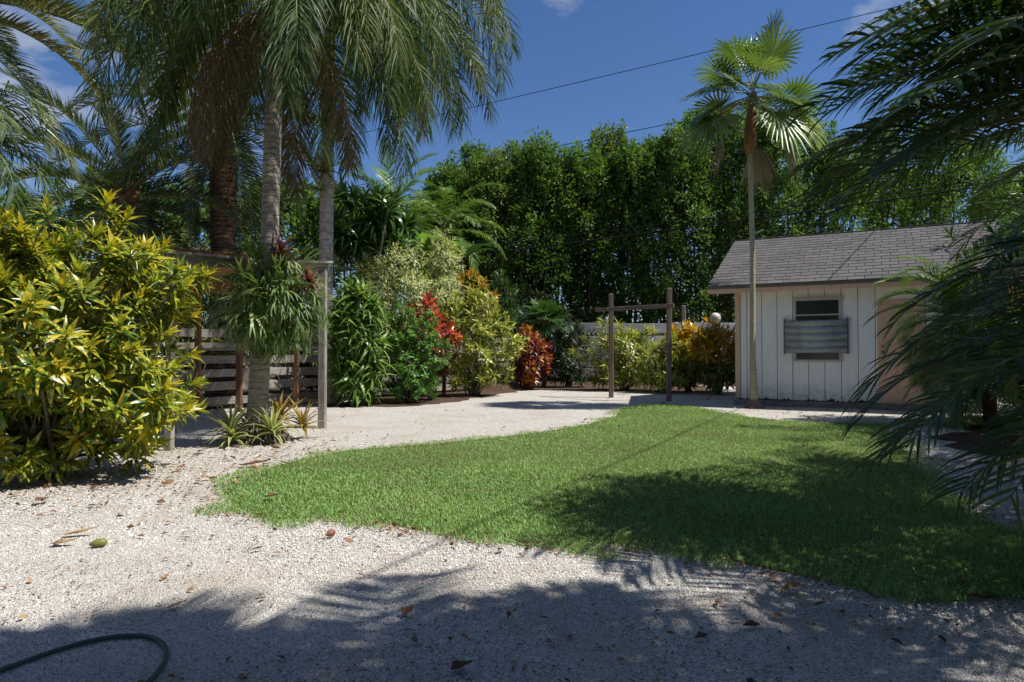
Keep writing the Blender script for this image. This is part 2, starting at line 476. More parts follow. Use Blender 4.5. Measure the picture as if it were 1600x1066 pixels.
mt, nt, b = new_mat('lawn_soil')
pos = coords(nt, 'Position')
c = mixc(nt, maprange(nt, noise(nt, pos, 14, 5, 0.7), 0.35, 0.65), (0.045, 0.07, 0.02), (0.12, 0.11, 0.05))
nt.links.new(c, b.inputs['Base Color']); b.inputs['Roughness'].default_value = 1.0
b.inputs['Specular IOR Level'].default_value = 0.0
M['soil'] = mt
inner = []
cen = LAWN.mean(0)
for p in LAWN:
    d = p - cen; L = np.linalg.norm(d)
    inner.append(p - d / L * 0.06)
sheet('lawn', inner, 0.004, M['soil'], 'mown lawn between the gravel drive and the shed')

def mulchmat():
    m, nt, b = new_mat('dark_mulch')
    pos = coords(nt, 'Position')
    f = noise(nt, pos, 30, 6, 0.75)
    c = mixc(nt, maprange(nt, f, 0.35, 0.65), (0.035, 0.022, 0.015), (0.15, 0.10, 0.07))
    nt.links.new(c, b.inputs['Base Color']); b.inputs['Roughness'].default_value = 1.0
    b.inputs['Specular IOR Level'].default_value = 0.1
    bump(nt, b, f, 1.0, 0.03)
    return m
M['mulch'] = mulchmat()

def wob(pts, k=6, amp=0.12):
    out = []
    n = len(pts)
    for i in range(n):
        a, b_ = np.array(pts[i]), np.array(pts[(i + 1) % n])
        for j in range(k):
            out.append(a + (b_ - a) * j / k + rng.normal(0, amp, 2) * (0.3 if j == 0 else 1))
    return out
sheet('planting_bed', wob([(-3.9, 14.2), (-2.0, 14.5), (-1.1, 16.2), (-0.4, 18.8), (0.5, 20.6), (2.0, 20.8), (5.6, 19.4), (6.6, 20.5), (6.5, 25), (1.2, 25), (-3.0, 20)]), 0.003, M['mulch'], 'dark mulch bed along the fence, its tone also painting shade under the shrubs')  # mulch colour also stands in for the dark shade at the plant bases
sheet('planting_bed', wob([(5.6, 6.4), (5.2, 8.2), (7.0, 10.5), (8.2, 12.2), (14, 12), (14, 5)], 6, 0.2), 0.003, M['mulch'], 'dark littered ground right of the lawn, its tone also painting the palm shade')  # dark colour also stands in for palm shade on this ground

def edge_mat():
    m, nt, b = new_mat('littered_edge')
    pos = coords(nt, 'Position')
    f = noise(nt, pos, 16, 6, 0.75); g = noise(nt, pos, 70, 4, 0.7)
    c = mixc(nt, maprange(nt, g, 0.3, 0.7), (0.36, 0.31, 0.26), (0.66, 0.60, 0.53))
    c = mixc(nt, maprange(nt, f, 0.42, 0.60, 0, 0.85), c, (0.22, 0.135, 0.095))
    nt.links.new(c, b.inputs['Base Color']); b.inputs['Roughness'].default_value = 1.0
    b.inputs['Specular IOR Level'].default_value = 0.05
    bump(nt, b, g, 0.8, 0.012)
    return m
def lawn_ring():
    seg = []
    for i_ in range(len(LAWN)):
        p, q = LAWN[i_], LAWN[(i_ + 1) % len(LAWN)]
        k = max(2, int(np.linalg.norm(q - p) / 0.07))
        seg += [p + (q - p) * j / k for j in range(k)]
    c = np.array(seg)
    for _ in range(6): c = (np.roll(c, 1, 0) + 2 * c + np.roll(c, -1, 0)) / 4
    t = nrm(np.roll(c, -1, 0) - np.roll(c, 1, 0)); nn = np.stack([-t[:, 1], t[:, 0]], -1)
    k = np.arange(len(c))
    w = 0.13 + 0.05 * np.sin(k * 0.31) + 0.035 * np.sin(k * 0.83 + 1) + rng.normal(0, 0.012, len(c))
    z = np.full((len(c), 1), 0.0022)
    V = np.concatenate([np.concatenate([c - nn * 0.22, z], 1), np.concatenate([c + nn * w[:, None], z - 0.0165], 1)])
    n = len(c); k2 = (k + 1) % n
    f = np.stack([k, k2, k2 + n, k + n], -1)
    mb = MB(); mb.add(V, f)
    tag(mb.build('lawn_edge', edge_mat()), 'sandy strip of brown litter bordering the lawn', kind='structure')
lawn_ring()
sheet('garden_soil', [(-60, 6), (-8.75, 9.75), (-6.55, 13.05), (-4.45, 15.55), (-1.75, 19.85), (0.55, 22.95), (0.9, 24.8), (10.6, 23.8), (12.5, 15), (60, 15), (60, 90), (-60, 90)], 0.0012, M['mulch'], 'dark soil sheet beyond the fences, added to darken their gaps')  # dark sheet, added to keep sunlit gravel from showing through the fence

# grass
def make_grass():
    def cand_img(n):
        px = rng.uniform(300, 1640, n); py = rng.uniform(628, 940, n)
        y = F * H / (py - HY); return (px - CX) / F * y, y
    def cand_w(n):
        return rng.uniform(-2.6, 8.5, n), rng.uniform(3, 15.5, n)
    xs, ys = [], []
    for fn, n in ((cand_img, 235000), (cand_w, 240000)):
        x, y = fn(n)
        d = poly_dist(x, y, LAWN); ins = in_poly(x, y, LAWN)
        sd_ = np.where(ins, d, -d)
        wav = 0.10 * np.sin(x * 5.1 + 2 * np.sin(y * 3.3)) + 0.05 * np.sin(x * 13 + y * 9)
        keep = sd_ + wav > rng.exponential(0.11, n) - 0.15
        xs.append(x[keep]); ys.append(y[keep])
    x = np.concatenate(xs); y = np.concatenate(ys); n = len(x)
    sc = np.clip((y / 6.0) ** 0.6, 0.75, 1.6)
    patch = 0.5 + 0.5 * np.sin(x * 2.1 + 1.7 * np.sin(y * 1.3)) * np.cos(y * 1.9 + 0.6 * x)
    h = rng.uniform(0.014, 0.035, n) * (0.8 + 0.4 * patch)
    w = rng.uniform(0.0025, 0.0048, n) * sc
    az = rng.uniform(0, 2 * np.pi, n)
    lean = rng.uniform(0.2, 1.25, n)
    dx, dy = np.cos(az), np.sin(az)
    base = np.stack([x, y, np.full(n, 0.002)], -1)
    sid = np.stack([-dy, dx, np.zeros(n)], -1)
    out = np.stack([dx, dy, np.zeros(n)], -1)
    up = np.array([0, 0, 1.0])
    midp = base + out * (lean * h * 0.35)[:, None] + up * (h * 0.62)[:, None]
    tip = base + out * (lean * h * 1.0)[:, None] + up * (h * np.clip(1.05 - 0.35 * lean, 0.5, 1))[:, None]
    V = np.stack([base - sid * w[:, None], base + sid * w[:, None], midp + sid * w[:, None] * 0.8, midp - sid * w[:, None] * 0.8, tip], 1)
    rn = np.clip(rng.beta(2.2, 2.2, n) * 0.75 + 0.22 * patch, 0, 0.95)
    thin = np.clip(np.sin(x * 3.7 + 1.3 * np.sin(y * 2.9)) * np.cos(y * 3.1 + 0.8 * np.sin(x * 4.3)) - 0.35, 0, 1)
    rn[rng.random(n) < 0.04 + 0.30 * thin] = 1.0
    A = np.zeros((n, 5, 3)); A[:, :, 0] = rn[:, None]; A[:, :, 1] = np.array([0, 0, .5, .5, 1])
    k = np.arange(n)[:, None] * 5
    near = (y < 6.5)
    mb = MB()
    mb.add(V.reshape(-1, 3), np.concatenate([k + 0, k + 1, k + 2, k + 3], 1)[near], A.reshape(-1, 3))
    mb.f.append(np.concatenate([k + 3, k + 2, k + 4], 1)[near])
    mb.f.append(np.concatenate([k + 0, k + 1, k + 4], 1)[~near])
    o = mb.build('grass', M['grass'])
    tag(o, 'short green grass blades of the lawn', 'grass', kind='stuff')
make_grass()

def make_pebbles():
    n = 175000
    px = rng.uniform(-40, 1640, n); py = rng.uniform(640, 1090, n)
    y = F * H / (py - HY); x = (px - CX) / F * y
    ins = in_poly(x, y, LAWN) & (poly_dist(x, y, LAWN) > 0.05)
    de = poly_dist(x, y, LAWN)
    keep = ~ins & (y < 9) & (rng.random(n) < np.clip(0.12 + de / 0.28, 0, 1))
    x, y = x[keep], y[keep]; n = len(x)
    r = rng.lognormal(math.log(0.0025), 0.45, n) * np.clip((y / 3.0) ** 0.75, 0.8, 2.2)
    r = np.minimum(r, 0.010)
    th = np.linspace(0, 2 * np.pi, 4, endpoint=False)
    ph = rng.uniform(0, 2 * np.pi, n)
    ca, sa = np.cos(ph[:, None] + th), np.sin(ph[:, None] + th)
    rr = r[:, None] * rng.uniform(0.7, 1.25, (n, 4))
    ring = np.stack([x[:, None] + ca * rr, y[:, None] + sa * rr * 0.85, np.full((n, 4), -0.006)], -1)
    top = np.stack([x + rng.normal(0, 0.3, n) * r, y + rng.normal(0, 0.3, n) * r, -0.004 + r * rng.uniform(0.5, 1.3, n)], -1)[:, None]
    V = np.concatenate([ring, top], 1)
    k = np.arange(n)[:, None] * 5
    fs = [np.concatenate([k + j, k + (j + 1) % 4, k + 4], 1) for j in range(4)]
    A = np.zeros((n, 5, 3)); A[:, :, 0] = rng.random(n)[:, None]
    mt, nt, b = new_mat('coral_pebble')
    at = nt.nodes.new('ShaderNodeAttribute'); at.attribute_name = 'leaf'
    sp = nt.nodes.new('ShaderNodeSeparateXYZ'); nt.links.new(at.outputs['Vector'], sp.inputs[0])
    cr = nt.nodes.new('ShaderNodeValToRGB'); el = cr.color_ramp.elements
    for _ in range(3): el.new(0.5)
    for e, (p_, c_) in zip(el, [(0, (0.13, 0.11, 0.10)), (0.07, (0.34, 0.31, 0.28)), (0.35, (0.49, 0.47, 0.44)), (0.75, (0.62, 0.605, 0.575)), (1, (0.76, 0.75, 0.73))]):
        e.position = p_; e.color = (*c_, 1)
    nt.links.new(sp.outputs[0], cr.inputs[0])
    c = mixc(nt, maprange(nt, noise(nt, coords(nt, 'Position'), 1.1, 6, 0.65), 0.46, 0.70, 0, 0.55), cr.outputs[0], (0.42, 0.35, 0.28))
    nt.links.new(c, b.inputs['Base Color']); b.inputs['Roughness'].default_value = 0.9
    b.inputs['Specular IOR Level'].default_value = 0.2
    mb = MB(); mb.add(V.reshape(-1, 3), np.concatenate(fs), A.reshape(-1, 3))
    o = mb.build('gravel_stones', mt)
    tag(o, 'loose pale gravel stones in the foreground', 'gravel', kind='stuff')
make_pebbles()

# ------------------------------------------------------------------ leaves, rosettes, shrubs
def leaf_proto(L=1.0, W=0.2, droop=40, nseg=4, fold=0.15, shape=0.6, rnd=0.5, tip=0.04, wave=0.0, base=0.25):
    t = np.linspace(0, 1, nseg + 1)
    ang = -np.radians(droop) * t ** 1.2
    yy = np.concatenate([[0], np.cumsum(np.cos((ang[1:] + ang[:-1]) / 2) * L / nseg)])
    zz = np.concatenate([[0], np.cumsum(np.sin((ang[1:] + ang[:-1]) / 2) * L / nseg)])
    w = W / 2 * (base * (1 - t) + np.sin(np.pi * t ** shape) * (1 - base * 0.4))
    w = np.maximum(w, W / 2 * tip)
    wv = wave * W * np.sin(t * 9 + rnd * 20)
    V, A = [], []
    for i in range(nseg + 1):
        for s in (-1, 0, 1):
            V.append((s * w[i], yy[i], zz[i] + (0 if s == 0 else fold * w[i]) + s * wv[i]))
            A.append((rnd, t[i], s))
    Fc = []
    for i in range(nseg):
        for j in (0, 1):
            a = i * 3 + j
            Fc.append((a, a + 1, a + 4, a + 3))
    return np.array(V), np.array(Fc), np.array(A)

def antler_proto(L=0.4, W=0.06, droop=110, rnd=0.5):
    """forked staghorn frond: a strap that splits into two and then four"""
    V, Fc, A = [], [], []
    def pt(t, x):
        ang = -np.radians(droop) * np.linspace(0, t, 12) ** 0.9
        return (x, np.cos(ang).mean() * L * t, np.sin(ang).mean() * L * t)
    def strip(rows):
        b0 = len(V)
        for (t, x, w) in rows:
            for s in (-1, 1):
                V.append(pt(t, x + s * w / 2)); A.append((rnd, t, s * 0.5))
        for i in range(len(rows) - 1):
            a = b0 + 2 * i
            Fc.append((a, a + 1, a + 3, a + 2))
    strip([(0, 0, W * 0.3), (0.22, 0, W * 0.7), (0.45, 0, W * 1.6)])
    for s in (-1, 1):
        strip([(0.45, s * W * 0.4, W * 0.8), (0.6, s * W * 0.75, W * 0.55), (0.72, s * W * 1.0, W * 0.75)])
        for q in (-1, 1):
            strip([(0.72, s * W * 1.0 + q * W * 0.18, W * 0.38), (0.88, s * W * 1.1 + q * W * 0.45, W * 0.28), (1.0, s * W * 1.15 + q * W * 0.6, W * 0.05)])
    return np.array(V), np.array(Fc), np.array(A)

def rot_from(d, up):
    y = nrm(d)
    z = nrm(up - (up * y).sum(-1, keepdims=True) * y)
    x = np.cross(y, z)
    return np.stack([x, y, z], -1)

def rosette_leaves(sp, ax, nl, spread=(12, 88), stem=0.1, jit=9):
    """leaves set spirally on shoots; sp shoot tips, ax shoot axes"""
    n = len(sp)
    ax = nrm(ax)
    ref = np.where(np.abs(ax[:, 2:3]) < 0.9, np.array([[0, 0, 1.0]]), np.array([[1.0, 0, 0]]))
    a = nrm(np.cross(ax, ref)); b_ = np.cross(ax, a)
    j = np.arange(nl)[None, :]
    phi = j * 2.39996 + rng.uniform(0, 6.28, (n, 1)) + rng.normal(0, 0.15, (n, nl))
    u = (j + 0.5) / nl + np.zeros((n, 1))
    th = np.radians(spread[0] + (spread[1] - spread[0]) * u + rng.normal(0, jit, (n, nl)))
    d = np.cos(th)[..., None] * ax[:, None] + np.sin(th)[..., None] * (np.cos(phi)[..., None] * a[:, None] + np.sin(phi)[..., None] * b_[:, None])
    pos = sp[:, None] - ax[:, None] * (stem * u)[..., None]
    up = ax[:, None] + np.zeros_like(d) + np.array([0, 0, 0.35])
    return pos.reshape(-1, 3), d.reshape(-1, 3), up.reshape(-1, 3), u.reshape(-1)

def pick_front(pos, n, cell=5.0):
    y = np.maximum(pos[:, 1], 0.2)
    px = CX + F * pos[:, 0] / y; py = HY - F * (pos[:, 2] - H) / y
    ok = (px > 0) & (px < 1600) & (py > 0) & (py < 1066)
    key = np.floor(px / cell) * 100000 + np.floor(py / cell)
    order = np.argsort(y)
    seen, out = set(), []
    for i in order:
        if not ok[i]: continue
        if key[i] in seen: continue
        seen.add(key[i]); out.append(i)
    out = np.array(out, int)
    if len(out) > n:
        out = np.sort(out[rng.permutation(len(out))[:n]]) if n < len(out) * 0.5 else out[:n]
    return out

def put_leaves(root, protos, pos, Rm, scale, pid, mat, n_ind, piece='leaf', mass='foliage'):
    """the n_ind leaves that show best become parts, the rest one mass"""
    org = np.array(root.location)
    ind = np.zeros(len(pos), bool)
    if n_ind > 0:
        ind[pick_front(pos, n_ind)] = True
    meshes = {}
    for i in np.nonzero(ind)[0]:
        k = int(pid[i])
        if k not in meshes:
            mb = MB(); mb.add(*protos[k]); meshes[k] = mb.mesh(piece, mat)
        o = bpy.data.objects.new(piece, meshes[k])
        Mx = Matrix(((*(Rm[i, 0] * scale[i]), pos[i, 0] - org[0]), (*(Rm[i, 1] * scale[i]), pos[i, 1] - org[1]), (*(Rm[i, 2] * scale[i]), pos[i, 2] - org[2]), (0, 0, 0, 1)))
        o.matrix_local = Mx
        COL.objects.link(o); o.parent = root
    rest = ~ind
    if rest.any():
        mb = MB()
        for k, (v, f, a) in enumerate(protos):
            s = np.nonzero(rest & (pid == k))[0]
            if not len(s): continue
            V = np.einsum('nij,vj->nvi', Rm[s] * scale[s][:, None, None], v) + pos[s][:, None]
            ff = (f[None] + (np.arange(len(s)) * len(v))[:, None, None]).reshape(-1, f.shape[1])
            mb.add(V.reshape(-1, 3), ff, np.tile(a, (len(s), 1)))
        o = mb.build(mass, mat, root)
        if n_ind > 0 or len(pos) > 300: o['kind'] = 'stuff'

def protos_for(L, W, droops, nvar=8, **kw):
    out = []
    for d in droops:
        for k in range(nvar):
            out.append(leaf_proto(L, W * random.uniform(0.85, 1.15), d * random.uniform(0.8, 1.2), rnd=(k + 0.5) / nvar, **kw))
    return out

def shrub(name, label, cat, base, zc, rad, nshoot, nl, L, W, mat, n_ind=0, spread=(12, 90), droops=(25, 55), rndcurve=None,
          zmin=0.15, upb=0.5, stems=10, stem_r=0.02, inner=0.35, shape=0.55, stemmat='stem', lump=0.18, group=None, lean=(0, 0), wave=0.03, front=0.0, stemlen=0.16, nseg=3):
    bx, by = base
    root = thing(name, label, cat, (bx, by, 0), group=group)
    c = np.array([bx + lean[0], by + lean[1], zc]); rad = np.array(rad, float)
    d = nrm(rng.normal(size=(nshoot * 3, 3)))
    d = d[(d[:, 1] < 0.55) | (rng.random(len(d)) > front)]
    d = d[:nshoot]
    lm = 1 + lump * (np.sin(d[:, 0] * 5 + bx * 3) * np.cos(d[:, 2] * 6 + by) + 0.6 * np.sin(d[:, 1] * 9 + d[:, 2] * 7))
    rr = np.where(rng.random(len(d)) < inner, rng.uniform(0.55, 0.85, len(d)), rng.uniform(0.88, 1.04, len(d))) * lm
    sp = c + d * rad * rr[:, None]
    ok = sp[:, 2] > zmin
    sp, d = sp[ok], d[ok]
    ax = nrm(d * np.array([1, 1, 0.7]) + np.array([0, 0, upb]) + rng.normal(0, 0.18, d.shape))
    mb = MB()
    sel = rng.permutation(len(sp))[:stems]
    for i in sel:
        p2 = sp[i] - ax[i] * stemlen
        p0 = np.array([bx + rng.normal(0, 0.07 * rad[0]), by + rng.normal(0, 0.07 * rad[1]), -0.02])
        p1 = p0 * 0.55 + p2 * 0.45 + np.array([0, 0, 0.3 * (p2[2])])
        tube(mb, bez(p0, p1, p2, 8), np.linspace(stem_r, stem_r * 0.35, 8), 6, cap=False)
    for i in range(len(sp)):
        tube(mb, np.stack([sp[i] - ax[i] * (stemlen + 0.25 * L) - d[i] * 0.25 * L, sp[i] - ax[i] * stemlen * 0.5, sp[i]]), [stem_r * 0.4, stem_r * 0.3, stem_r * 0.2], 4, cap=False)
    mb.build('branches', M[stemmat], root, smooth=True)
    pos, dd, up, u = rosette_leaves(sp, ax, nl, spread, stemlen)
    Rm = rot_from(dd, up)
    nv = 8
    pr = protos_for(L, W, droops, nv, shape=shape, wave=wave, nseg=nseg)
    nd = len(droops)
    di = np.clip((u * nd + rng.normal(0, 0.3, len(u))).astype(int), 0, nd - 1)
    shoot_t = np.repeat(rng.normal(0, 0.14, len(sp)), nl)
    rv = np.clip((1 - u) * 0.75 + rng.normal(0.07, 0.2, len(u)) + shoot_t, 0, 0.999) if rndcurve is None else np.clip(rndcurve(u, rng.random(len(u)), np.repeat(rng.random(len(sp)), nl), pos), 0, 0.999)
    pid = di * nv + (rv * nv).astype(int)
    sc = rng.uniform(0.7, 1.1, len(u)) * (0.55 + 0.45 * np.clip(u * 2.2, 0, 1))
    put_leaves(root, pr, pos, Rm, sc, pid, M[mat], n_ind)
    return root

# ------------------------------------------------------------------ palm parts
def frond(root, base, az, el, L, bend, n=55, ll=0.55, lw=0.035, ang=(62, 28), vee=15, droop=0.6, pet=0.14, plum=0.0, rr=0.016,
          mat='queen', rmat='rachis', rnd=0.45, name='frond', curl=0.0, prof=0.35, pw=1.3, tw=0.35, label=None, seg=3):
    """one feather leaf: a curved rib with leaflets on both sides"""
    nr = 14
    t = np.linspace(0, 1, nr)
    pit = R(el) - R(bend) * t ** pw
    aa = R(az) + R(curl) * t
    T = np.stack([np.cos(pit) * np.cos(aa), np.cos(pit) * np.sin(aa), np.sin(pit)], -1)
    pts = np.asarray(base, float) + np.concatenate([np.zeros((1, 3)), np.cumsum((T[1:] + T[:-1]) / 2 * L / (nr - 1), 0)])
    S = np.stack([np.sin(aa), -np.cos(aa), np.zeros(nr)], -1)
    U = np.cross(S, T)
    mb = MB()
    tube(mb, pts, rr * (1 - 0.88 * t) + 0.001, 4, (0.5, 0.5, 0.0), cap=False)
    ribm = mb
    lb = MB()
    for s in (-1, 1):
        u = (np.arange(n) + 0.5 + rng.uniform(-0.3, 0.3, n)) / n
        tt = pet + (1 - pet) * u
        p0 = np.stack([np.interp(tt, t, pts[:, k]) for k in range(3)], -1)
        Ti = nrm(np.stack([np.interp(tt, t, T[:, k]) for k in range(3)], -1))
        Si = nrm(np.stack([np.interp(tt, t, S[:, k]) for k in range(3)], -1))
        Ui = np.cross(Si, Ti)
        an = np.radians(ang[0] + (ang[1] - ang[0]) * u + rng.normal(0, 4, n))
        ve = np.radians(vee + rng.normal(0, 4, n) + plum * rng.uniform(-1, 1, n))
        d = np.cos(an)[:, None] * Ti + np.sin(an)[:, None] * (s * np.cos(ve)[:, None] * Si + np.sin(ve)[:, None] * Ui)
        ln = ll * (prof + (1 - prof) * np.sin(np.pi * np.clip(u * 0.83 + 0.12, 0, 1)) ** 0.8) * rng.uniform(0.86, 1.1, n)
        Wd = nrm(Ti - (Ti * d).sum(-1, keepdims=True) * d)
        Nn = np.cross(d, Wd)
        ta = rng.normal(0, tw, n)[:, None]
        Wd = nrm(np.cos(ta) * Wd + np.sin(ta) * Nn)
        p = p0.copy(); rows = []
        ws = [0.55, 1.0, 0.75, 0.08] if seg == 3 else [0.55, 1.0, 0.95, 0.7, 0.06]
        for k in range(seg + 1):
            wk = (lw / 2 * ws[k]) * np.clip(0.6 + 0.4 * ln / ll, 0.4, 1)
            rows.append(p - Wd * wk[:, None]); rows.append(p + Wd * wk[:, None])
            p = p + d * (ln / seg)[:, None]
            d = nrm(d + np.array([0, 0, -1.0]) * (droop * (k + 1) / seg * rng.uniform(0.7, 1.3, n))[:, None])
            Wd = nrm(Wd - (Wd * d).sum(-1, keepdims=True) * d)
        V = np.stack(rows, 1)
        nv = 2 * (seg + 1)
        A = np.zeros((n, nv, 3))
        A[:, :, 0] = np.clip(rnd + rng.normal(0, 0.13, n), 0, 1)[:, None]
        A[:, :, 1] = np.repeat(np.linspace(0, 1, seg + 1), 2)
        k = np.arange(n)[:, None] * nv
        fs = [np.concatenate([k + 2 * i, k + 2 * i + 1, k + 2 * i + 3, k + 2 * i + 2], 1) for i in range(seg)]
        lb.add(V.reshape(-1, 3), np.concatenate(fs), A.reshape(-1, 3))
    o = lb.build(name, M[mat], root)
    if label: o['label'] = label
    org = tuple(root.location)
    rme = ribm.mesh('rib', M[rmat], org, True)
    link('rib', rme, o)
    return o

def trunk(root, pts, rad, mat, ns=14, name='trunk', rings=0.0, per=0.16):
    pts = np.asarray(pts, float)
    tt = np.linspace(0, 1, len(pts))
    L = np.linalg.norm(np.diff(pts, axis=0), axis=1).sum()
    n = max(12, int(L / (per / 3)) if rings else 24)
    t = np.linspace(0, 1, n)
    pp = np.stack([np.interp(t, tt, pts[:, k]) for k in range(3)], -1)
    for _ in range(3):
        pp[1:-1] = (pp[:-2] + pp[1:-1] * 2 + pp[2:]) / 4
    rr = np.interp(t, np.linspace(0, 1, len(rad)), rad)
    if rings:
        rr = rr * (1 + rings * np.sin(t * L / per * 2 * np.pi) + rng.normal(0, rings * 0.4, n))
    mb = MB(); tube(mb, pp, rr, ns)
    return mb.build(name, mat, root, smooth=True)

def fan_leaf(root, base, az, el, petl, Rr, mat='thatch', rnd=0.5, tilt=0.0, dead=False, nseg=36, droop=0.25, span=310, fold=0.25, name='fan_frond'):
    """one palmate leaf on its stalk"""
    d = np.array([math.cos(R(el)) * math.cos(R(az)), math.cos(R(el)) * math.sin(R(az)), math.sin(R(el))])
    b0 = np.asarray(base, float)
    sag = np.array([0, 0, -0.12 * petl])
    hub = b0 + d * petl + sag
    mb = MB(); tube(mb, bez(b0, b0 + d * petl * 0.55, hub, 7), np.linspace(0.014, 0.007, 7), 5, cap=False)
    ax = nrm(d + np.array([0, 0, -0.35 if not dead else -1.2]))
    S = nrm(np.cross(ax, [0, 0, 1.0])); N = np.cross(S, ax)
    ca, sa = math.cos(R(tilt)), math.sin(R(tilt))
    S, N = S * ca + N * sa, N * ca - S * sa
    lb = MB()
    th = np.radians(np.linspace(-span / 2, span / 2, nseg))
    dth = abs(th[1] - th[0]) / 2
    for k, a in enumerate(th):
        if dead: a = a * 0.3
        ln = Rr * (0.70 + 0.30 * math.cos(a * 0.5)) * random.uniform(0.9, 1.06)
        dr = math.cos(a) * ax + math.sin(a) * S + fold * abs(math.sin(a)) * N
        dr = dr / np.linalg.norm(dr)
        sw = nrm(np.cross(N, dr))
        p = hub.copy(); q = dr.copy()
        rows = []
        for i, (r, w) in enumerate(((0.03, 0.02), (0.42, 0.43), (0.74, 0.40), (1.0, 0.03))):
            pp = hub + dr * ln * r + np.array([0, 0, -1.0]) * droop * ln * max(0, r - 0.35) ** 1.6 * random.uniform(0.7, 1.4)
            ww = ln * w * dth * (0.5 if dead else 1.0)
            rows += [pp - sw * ww - N * ww * 0.25, pp + N * ww * 0.3, pp + sw * ww - N * ww * 0.25]
        f = []
        for i in range(3):
            for j in (0, 1):
                b_ = i * 3 + j
                f.append((b_, b_ + 1, b_ + 4, b_ + 3))
        rv = min(1, max(0, rnd + random.gauss(0, 0.12)))
        lb.add(np.array(rows), f, (rv, 0.5, 0))
    o = lb.build(name, M['dead_grey'] if dead else M[mat], root)
    link('stalk', mb.mesh('stalk', M['rachis'] if not dead else M['fibre'], tuple(root.location), True), o)
    return o

# ------------------------------------------------------------------ garden shed
M['paint_white'] = None
def paint(name, c, c2, streak=True):
    m, nt, b = new_mat(name)
    o = coords(nt, 'Object', (9, 9, 1.2))
    f = noise(nt, o, 1.0, 6, 0.65)
    g = noise(nt, coords(nt, 'Position'), 14, 6, 0.7)
    cc = mixc(nt, maprange(nt, f, 0.45, 0.75, 0, 0.7), c, c2)
    cc = mixc(nt, maprange(nt, g, 0.66, 0.74, 0, 0.6), cc, tuple(x * 0.6 for x in c2))
    sz = nt.nodes.new('ShaderNodeSeparateXYZ'); nt.links.new(coords(nt, 'Position'), sz.inputs[0])
    sp_ = nt.nodes.new('ShaderNodeMath'); sp_.operation = 'MULTIPLY'          # rain splash dirt near the ground
    nt.links.new(maprange(nt, sz.outputs[2], 0.10, 0.55, 1.0, 0.0), sp_.inputs[0]); nt.links.new(maprange(nt, noise(nt, coords(nt, 'Position'), 7, 6, 0.75), 0.38, 0.66), sp_.inputs[1])
    cc = mixc(nt, sp_.outputs[0], cc, (0.33, 0.29, 0.24))
    nt.links.new(cc, b.inputs['Base Color'])
    b.inputs['Roughness'].default_value = 0.55
    bump(nt, b, f, 0.15, 0.004)
    return m
M['paint_white'] = paint('white_siding_paint', (0.86, 0.86, 0.86), (0.72, 0.72, 0.70))
M['paint_peach'] = paint('peach_paint', (0.70, 0.45, 0.31), (0.56, 0.36, 0.25))
M['paint_cream'] = paint('cream_trim_paint', (0.66, 0.60, 0.48), (0.52, 0.46, 0.36))
M['pane'] = plainmat('dark_window_glass', (0.012, 0.013, 0.015), 0.12, spec=0.5)  # opaque near-black colour stands in for the unlit interior
M['alu'] = plainmat('window_metal', (0.48, 0.47, 0.43), 0.5, c2=(0.36, 0.35, 0.32), scale=20)
M['galv'] = plainmat('galvanised_sheet', (0.40, 0.43, 0.43), 0.5, 0.25, c2=(0.27, 0.30, 0.30), scale=9)
M['brass'] = plainmat('tarnished_brass', (0.33, 0.2, 0.11), 0.4, 0.8)
M['concrete'] = plainmat('old_concrete', (0.28, 0.27, 0.25), 0.95, c2=(0.13, 0.12, 0.11), scale=7, bstr=0.5)
M['rot'] = plainmat('rotten_wood', (0.03, 0.027, 0.024), 1.0, c2=(0.08, 0.07, 0.06), scale=30)
def shinglemat():
    m, nt, b = new_mat('asphalt_shingle')
    oi = nt.nodes.new('ShaderNodeObjectInfo')
    f = noise(nt, coords(nt, 'Position'), 160, 3, 0.8)
    g = noise(nt, coords(nt, 'Position'), 1.6, 5, 0.6)
    c = mixc(nt, oi.outputs['Random'], (0.08, 0.076, 0.077), (0.122, 0.115, 0.115))
    c = mixc(nt, maprange(nt, f, 0.35, 0.7, 0, 0.5), c, (0.175, 0.166, 0.164))
    c = mixc(nt, maprange(nt, g, 0.5, 0.75, 0, 0.5), c, (0.09, 0.08, 0.08))
    nt.links.new(c, b.inputs['Base Color'])
    b.inputs['Roughness'].default_value = 0.95
    b.inputs['Specular IOR Level'].default_value = 0.15
    bump(nt, b, f, 0.5, 0.004)
    return m
M['shingle'] = shinglemat()
M['drip'] = plainmat('roof_edge_metal', (0.10, 0.105, 0.10), 0.7, c2=(0.17, 0.18, 0.17), scale=12)

